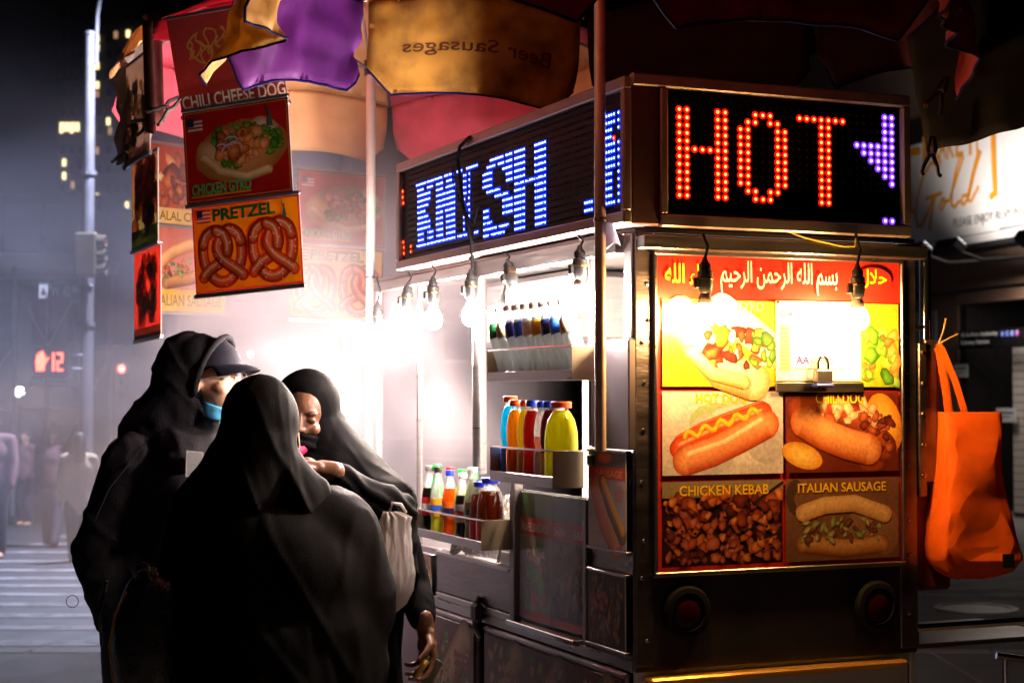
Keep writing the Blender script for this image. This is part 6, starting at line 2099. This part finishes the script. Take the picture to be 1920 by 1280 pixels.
h2, tips2 = hand_prims(LW, (.10, -.1, -1), (-.75, -.5, 0), [.42, .55, .6, .65], -1, 1.05, .06, .7)
blob('body', wf, b2 + h1 + h2, .0045, SKIN_D, 3)
face_marks(wf, T2, B2, e2, .95, HAIR, HAIR)
for y in (-1, 1):
    me = blob_mesh([('e', T2(.0795, y * .033, .016), (.010, .0165, .0095), e2)], .003, 2)
    me.materials.append(mat('eyelid', (.16, .06, .035), .4)); link('eyelid', me, wf)
sc2 = [('e', hc2 + B2 @ Vector((-.04, 0, .035)), (.098, .105, .112), e2), ('e', hc2 + B2 @ Vector((-.036, 0, .075)), (.088, .089, .066), e2), ('e', hc2 + B2 @ Vector((-.03, 0, -.03)), (.09, .1, .11), e2), ('c', hc2 + Vector((.02, .05, -.02)), .10, (.06, .05, 1.36), .13)]
blob('head_scarf', wf, sc2, .007, ABAYA2, 4, lambda c: .003 * N3(c.x * 16, c.y * 16, c.z * 9))
veil = [('e', hc2 + B2 @ Vector((.022, 0, -.075)), (.082, .078, .062), e2), ('e', hc2 + B2 @ Vector((.055, 0, -.06)), (.058, .062, .052), e2), ('c', hc2 + B2 @ Vector((.0, 0, -.1)), .072, hc2 + Vector((.0, .0, -.22)), .095)]
def veil_fold(c):
    r_ = c - hc2
    return .0032 * math.sin((r_.z * 1.0 + r_.x * .35) * 210 + 2.5 * N3(c.x * 14, c.y * 14, c.z * 14)) + .003 * N3(c.x * 18, c.y * 18, c.z * 18)
blob('face_veil', wf, veil, .0055, ABAYA2, 3, veil_fold)
pinkm = mat('pink inner fabric', (.75, .02, .12), .6, 0, 40, .15)
def pinkf(a, b):
    y = .012 - .058 * a + .03
    th_ = math.sin(math.pi * a) ** .7
    return T2(.130 + .012 * math.sin(math.pi * b) * th_ - .03 * (a - .4) ** 2 * 4, -y + .02, -.083 - .034 * (b - .5) * th_ + .012 * (a - .3))
MB().grid(pinkf, 16, 8, th=.003).build('pink_fold', pinkm, wf, 'all')
cape = [('c', hc2 + Vector((.01, .05, .0)), .095, (.05, .06, 1.38), .14), ('c', hc2 + Vector((.045, .04, -.02)), .06, (.20, .05, 1.24), .125), ('c', (.05, .05, 1.33), .15, (.08, .05, 1.15), .21), ('c', (.2, .03, 1.25), .12, (.24, -.01, 1.05), .10), ('e', (.06, .05, 1.05), (.235, .17, .24)), ('c', (-.1, .05, 1.25), .1, (-.12, .05, 1.05), .1)]
def cape_fold(c):
    a = c.z + c.x * .9
    return .006 * N3(c.x * 8, c.y * 8, c.z * 5) + (.010 * crease(a * 7, c.y * 5, (c.x - c.z) * 2 + 4, 4) + .007 * crease(a * 15, c.y * 9, (c.x - c.z) * 3 + 7, 4)) * max(.1, min(1, (1.5 - c.z) / .2))
blob('cape', wf, cape, .0085, ABAYA2, 16, cape_fold)
rb = [('c', (.07, .05, 1.05), .22, (.07, .05, .8), .22), ('c', (.07, .05, .8), .22, (.07, .05, .08), .29)]
blob('robe', wf, rb, .014, ABAYA2, 6, drape(8, 2.2, .016))
dirR = (Vector((.285, -.12, 1.245)) - RW).normalized()
dirL = (Vector((.32, .06, 1.02)) - LW).normalized()
blob('sleeve', wf, [('c', RW + dirR * .03, .040, (.285, -.12, 1.245), .062), ('c', (.285, -.12, 1.245), .062, (.22, .03, 1.22), .09)], .008, ABAYA2, 4, lambda c: .005 * math.sin((c.x + c.z) * 120 + 3 * N3(c.x * 9, c.y * 9, c.z * 9)))
blob('sleeve', wf, [('c', LW + dirL * .035, .044, (.315, .05, 1.0), .066), ('c', (.315, .05, 1.0), .066, (.23, .07, 1.22), .085)], .008, ABAYA2, 4, drape(14, 10, .006))
# what she holds
it = thing('snack', 'small pale snack pinched in the raised hand at the veil', 'snack', Vector((fx.x, 5.15, 0)) + RW + Vector((-.135, -.03, -.012)), rot=(R(10), R(-6), R(5)))
MB().bbox(-.045, .03, -.02, .02, -.012, .012, .006).build('piece', mat('pale bread', (.55, .36, .24), .7, 0, 60, .3, .4, 120), it)
bn = thing('banknote', 'folded green banknote and wrapped bite in the lowered hand', 'banknote', Vector((fx.x, 5.15, 0)) + LW + Vector((.01, -.05, -.11)), rot=(R(12), R(25), R(20)))
MB().grid(lambda a, b: (-.015 + .05 * a, .012 * math.sin(a * 4), -.06 + .09 * b), 8, 4, th=.001).build('note', mat('banknote green', (.34, .40, .26), .7, 0, 80, .3), bn)
MB().tube([(-.02, -.02, .02), (-.025, -.024, -.01), (-.03, -.02, -.04)], [.011, .012, .009], 8).build('wrapped_bite', mat('golden wrap', (.6, .33, .08), .4, .3, 60, .3), bn, 'all')
# white carrier bag on her arm
PB = cloth('white carrier plastic', (.97, .88, .82), .5, 10, .12, .35)
cbx = atD(742, 1050, 4.95)
cbag = thing('carrier_bag', 'bulging white plastic carrier bag behind the near woman\'s elbow', 'bag', (cbx.x, 4.95, atD(742, 1150, 4.95).z))
zc0 = atD(742, 1150, 4.95).z
_pf = [(958, 722, 742, .02), (968, 716, 768, .03), (985, 716, 766, .03), (1010, 716, 768, .045), (1040, 714, 774, .06), (1075, 711, 777, .07), (1105, 708, 774, .07), (1130, 706, 762, .05), (1148, 708, 738, .025)]
prof_ = []
for q0, q1 in zip(_pf, _pf[1:]):
    n_ = max(1, int((q1[0] - q0[0]) / 6))
    prof_ += [tuple(a_ + (b_ - a_) * k / n_ for a_, b_ in zip(q0, q1)) for k in range(n_)]
prof_.append(_pf[-1])
vs, fs = [], []
N = 72
for j, (v, ul, ur, dp) in enumerate(prof_):
    for i in range(N):
        g = 2 * math.pi * i / N
        u = (ul + ur) / 2 + math.cos(g) * (ur - ul) / 2
        q = atD(u, v, 4.95)
        pl_ = .006 * math.sin(g * 11 + v * .012) * max(.2, 1 - (v - 960) / 190) + .004 * N3(u * .05, v * .03, math.sin(g)) + .010 * crease(g * 2.2, v * .006, 3.1, 3.5) - .008 * crease(g * 3.1 + v * .012, v * .011, 7.7, 3.5)
        vs.append((q.x - cbx.x + math.cos(g) * pl_, math.sin(g) * (dp + pl_), q.z - zc0))
for j in range(len(prof_) - 1):
    for i in range(N):
        fs.append((j * N + i, (j + 1) * N + i, (j + 1) * N + (i + 1) % N, j * N + (i + 1) % N))
fs.append(tuple((len(prof_) - 1) * N + i for i in range(N)))
sk2 = MB().add(vs, fs).build('sack', PB, cbag, 'all')
MB().tube([(-.02, 0, .30), (-.01, -.01, .33), (.015, .0, .325), (.03, .01, .30)], [.004, .005, .005, .004], 8).build('handle', PB, cbag, 'all')
blob('dark_contents', cbag, [('e', (-.012, -.03, .06), (.03, .03, .055), (0, R(35), 0))], .006, mat('plum packet', (.10, .05, .06), .5), 3)

# ---------------------------------------------------------------- people crossing behind
def walker(label, u, vhead, vfoot, top, bottom, skin, hair, stride, facing, long_hair=False, coat=0.0, bag=False):
    # distance follows from the feet on the road
    p = on_road(u, vfoot)
    d = p.y
    zg = road_z(d)
    Hh = (atD(u, vhead, d).z - zg)
    k = Hh / 1.72
    t = thing('person', label, 'person', (p.x, d, zg), R(facing))
    S = lambda x, y, z: Vector((x, y, z)) * k
    hp_, T_, B_, e_ = head_prims(S(0, 0, 1.60), (0, 1, 0), (0, 0, 1), k)
    a, b = stride
    legs = [('c', S(-.09, 0, .88), .085 * k, S(-.10, a * .5, .47), .06 * k), ('c', S(-.10, a * .5, .47), .06 * k, S(-.10, a * .8 - .05, .08), .042 * k), ('e', S(-.10, a * .8 + .03, .04), (.045 * k, .12 * k, .04 * k)),
            ('c', S(.09, 0, .88), .085 * k, S(.10, b * .5 + .04, .47), .06 * k), ('c', S(.10, b * .5 + .04, .47), .06 * k, S(.10, b * .8 - .05, .08), .042 * k), ('e', S(.10, b * .8 + .03, .04), (.045 * k, .12 * k, .04 * k))]
    arms = [('c', S(-.19, 0, 1.38), .05 * k, S(-.24, -b * .3, 1.1), .042 * k), ('c', S(-.24, -b * .3, 1.1), .042 * k, S(-.22, -b * .4 + .08, .84), .03 * k), ('e', S(-.22, -b * .4 + .1, .77), (.02 * k, .035 * k, .06 * k)),
            ('c', S(.19, 0, 1.38), .05 * k, S(.24, -a * .3, 1.1), .042 * k), ('c', S(.24, -a * .3, 1.1), .042 * k, S(.22, -a * .4 + .08, .84), .03 * k), ('e', S(.22, -a * .4 + .1, .77), (.02 * k, .035 * k, .06 * k))]
    blob('body', t, hp_ + [('c', S(0, 0, 1.52), .05 * k, S(0, 0, 1.38), .06 * k), ('e', S(0, 0, 1.18), (.16 * k, .1 * k, .24 * k)), ('e', S(0, 0, .93), (.15 * k, .11 * k, .12 * k))] + legs + arms, .014, skin, 3)
    tp = [('c', S(-.15, 0, 1.38), .085 * k, S(.15, 0, 1.38), .085 * k), ('e', S(0, 0, 1.2), (.21 * k, .15 * k, .26 * k)), ('c', S(0, 0, 1.1), .17 * k, S(0, 0, .92 - coat), (.175 + coat * .1) * k)]
    tp += [(c_[0], c_[1], c_[2] + .025 * k, c_[3], c_[4] + .025 * k) for c_ in arms if c_[0] == 'c']
    blob('jacket', t, tp, .02, top, 4, drape(6, 4, .012))
    blob('trousers', t, [(c_[0], c_[1], c_[2] + .02 * k, c_[3], c_[4] + .022 * k) for c_ in legs if c_[0] == 'c'], .02, bottom, 3)
    hr = [('e', S(0, -.02, 1.645), (.088 * k, .105 * k, .1 * k))]
    if long_hair:
        hr += [('c', S(0, -.06, 1.6), .085 * k, S(0, -.08, 1.36), .08 * k)]
    blob('hair', t, hr, .014, hair, 3)
    if bag:
        hb_ = MB().bbox(-.36 * k, -.26 * k, -.16 * k, .16 * k, .72 * k, .98 * k, .03).build('handbag', BLACK_PL, t)
    return t
walker('person in mauve jacket walking away over the crossing', 98, 795, 1025, mat('mauve jacket', (.12, .04, .055), .85, 0, 8, .2), mat('dark jeans', (.03, .03, .045), .85), SKIN_L, HAIR, (.18, -.25), 0, bag=True)
walker('person in pale beige coat crossing beside hooded man', 146, 812, 1052, mat('beige coat', (.52, .40, .27), .85, 0, 8, .2), mat('dark jeans', (.03, .03, .045), .85), SKIN_L, HAIR, (-.2, .2), 25, True, .12)
walker('person in pink top at far kerb under the scaffold', 47, 806, 985, mat('pink top', (.2, .08, .09), .85, 0, 8, .2), mat('dark jeans', (.03, .03, .045), .85), SKIN_L, HAIR, (.05, -.05), 160)
walker('person in rose sleeve cut by the left picture edge', -14, 770, 1045, mat('rose top', (.24, .11, .12), .85, 0, 8, .2), mat('dark jeans', (.03, .03, .045), .85), SKIN_L, HAIR, (.2, -.2), 190)
# ================================================================== SMOKE from the grill
def smoke_box(name, lo, hi, density, src, reach, zfade, noise_sc, thr, col=(.93, .94, 1.0), aniso=.25, seed=0.0, step=1.0):
    lo, hi = Vector(lo), Vector(hi)
    c = (lo + hi) / 2
    h = (hi - lo) / 2
    bm = bmesh.new()
    bmesh.ops.create_icosphere(bm, subdivisions=4, radius=1)
    for v in bm.verts:          # a soft-cornered closed puff
        q = v.co
        s_ = 1 / max(1e-6, (abs(q.x) ** 5 + abs(q.y) ** 5 + abs(q.z) ** 5) ** .2)
        v.co = Vector((q.x * s_ * h.x, q.y * s_ * h.y, q.z * s_ * h.z))
    m = bpy.data.materials.new(name + ' volume')
    m.use_nodes = True
    n = m.node_tree.nodes; l = m.node_tree.links; n.clear()
    out = n.new('ShaderNodeOutputMaterial')
    pv = n.new('ShaderNodeVolumePrincipled')
    pv.inputs['Color'].default_value = (*col, 1)
    pv.inputs['Anisotropy'].default_value = aniso
    tc = n.new('ShaderNodeTexCoord')
    mp = n.new('ShaderNodeMapping'); mp.inputs['Location'].default_value = (seed, seed * .7, seed * 1.3); mp.inputs['Scale'].default_value = (1, .7, 1)
    l.new(tc.outputs['Object'], mp.inputs[0])
    t = n.new('ShaderNodeTexNoise'); t.inputs['Scale'].default_value = noise_sc; t.inputs['Detail'].default_value = 3; t.inputs['Distortion'].default_value = .6
    l.new(mp.outputs[0], t.inputs[0])
    r1 = n.new('ShaderNodeMapRange'); r1.inputs[1].default_value = thr; r1.inputs[2].default_value = thr + .28; r1.interpolation_type = 'SMOOTHSTEP'
    l.new(t.outputs[0], r1.inputs[0])
    def mathn(op, a, b=None):
        q = n.new('ShaderNodeMath'); q.operation = op
        for i, x in enumerate((a, b)):
            if x is None:
                continue
            if isinstance(x, (int, float)):
                q.inputs[i].default_value = x
            else:
                l.new(x, q.inputs[i])
        return q.outputs[0]
    sp = n.new('ShaderNodeSeparateXYZ'); l.new(tc.outputs['Object'], sp.inputs[0])
    zf = n.new('ShaderNodeMapRange'); zf.interpolation_type = 'SMOOTHSTEP'
    zf.inputs[1].default_value = zfade[0] - c.z; zf.inputs[2].default_value = zfade[1] - c.z; zf.inputs[3].default_value = 1; zf.inputs[4].default_value = 0
    l.new(sp.outputs[2], zf.inputs[0])
    vd = n.new('ShaderNodeVectorMath'); vd.operation = 'DISTANCE'; l.new(tc.outputs['Object'], vd.inputs[0]); vd.inputs[1].default_value = Vector(src) - c
    df = n.new('ShaderNodeMapRange'); df.interpolation_type = 'SMOOTHSTEP'; df.inputs[1].default_value = reach[0]; df.inputs[2].default_value = reach[1]; df.inputs[3].default_value = 1; df.inputs[4].default_value = reach[2]
    l.new(vd.outputs['Value'], df.inputs[0])
    # thin out towards the hull so that no edge shows
    gx = mathn('DIVIDE', sp.outputs[0], h.x); gy = mathn('DIVIDE', sp.outputs[1], h.y); gz = mathn('DIVIDE', sp.outputs[2], h.z)
    g2 = mathn('MAXIMUM', mathn('MAXIMUM', mathn('ABSOLUTE', gx), mathn('ABSOLUTE', gy)), mathn('ABSOLUTE', gz))
    ef = n.new('ShaderNodeMapRange'); ef.interpolation_type = 'SMOOTHSTEP'; ef.inputs[1].default_value = .6; ef.inputs[2].default_value = .99; ef.inputs[3].default_value = 1; ef.inputs[4].default_value = 0
    l.new(g2, ef.inputs[0])
    nz = mathn('ADD', mathn('MULTIPLY', r1.outputs[0], .92), .08)
    d = mathn('MULTIPLY', mathn('MULTIPLY', mathn('MULTIPLY', nz, zf.outputs[0]), mathn('MULTIPLY', df.outputs[0], ef.outputs[0])), density)
    l.new(d, pv.inputs['Density'])
    l.new(pv.outputs[0], out.inputs['Volume'])
    m.cycles.volume_step_rate = step
    b = MB().bm(bm)
    o = b.build(name, m, None, loc=c)
    o['kind'] = 'stuff'
    return o
s_a = smoke_box('grill_smoke', (-2.9, 5.85, .4), (.3, 9.4, 3.1), .85, (-.7, 6.8, 1.55), (.5, 2.2, .08), (2.1, 3.2), 1.5, .43, col=(1.0, .91, .97), seed=2.0, step=.6)
s_a['label'] = 'white grill smoke billowing from the end of food cart'; s_a['category'] = 'smoke'
s_b = smoke_box('drifting_smoke', (-8.5, 8.7, -.6), (.6, 22.0, 6.4), .08, (-1.5, 9.0, 1.8), (1.0, 10.0, .7), (1.9, 5.6), .55, .43, col=(.84, .84, 1.0), seed=7.0)
s_b['label'] = 'bluish smoke drifting over the crossing behind the people'; s_b['category'] = 'smoke'
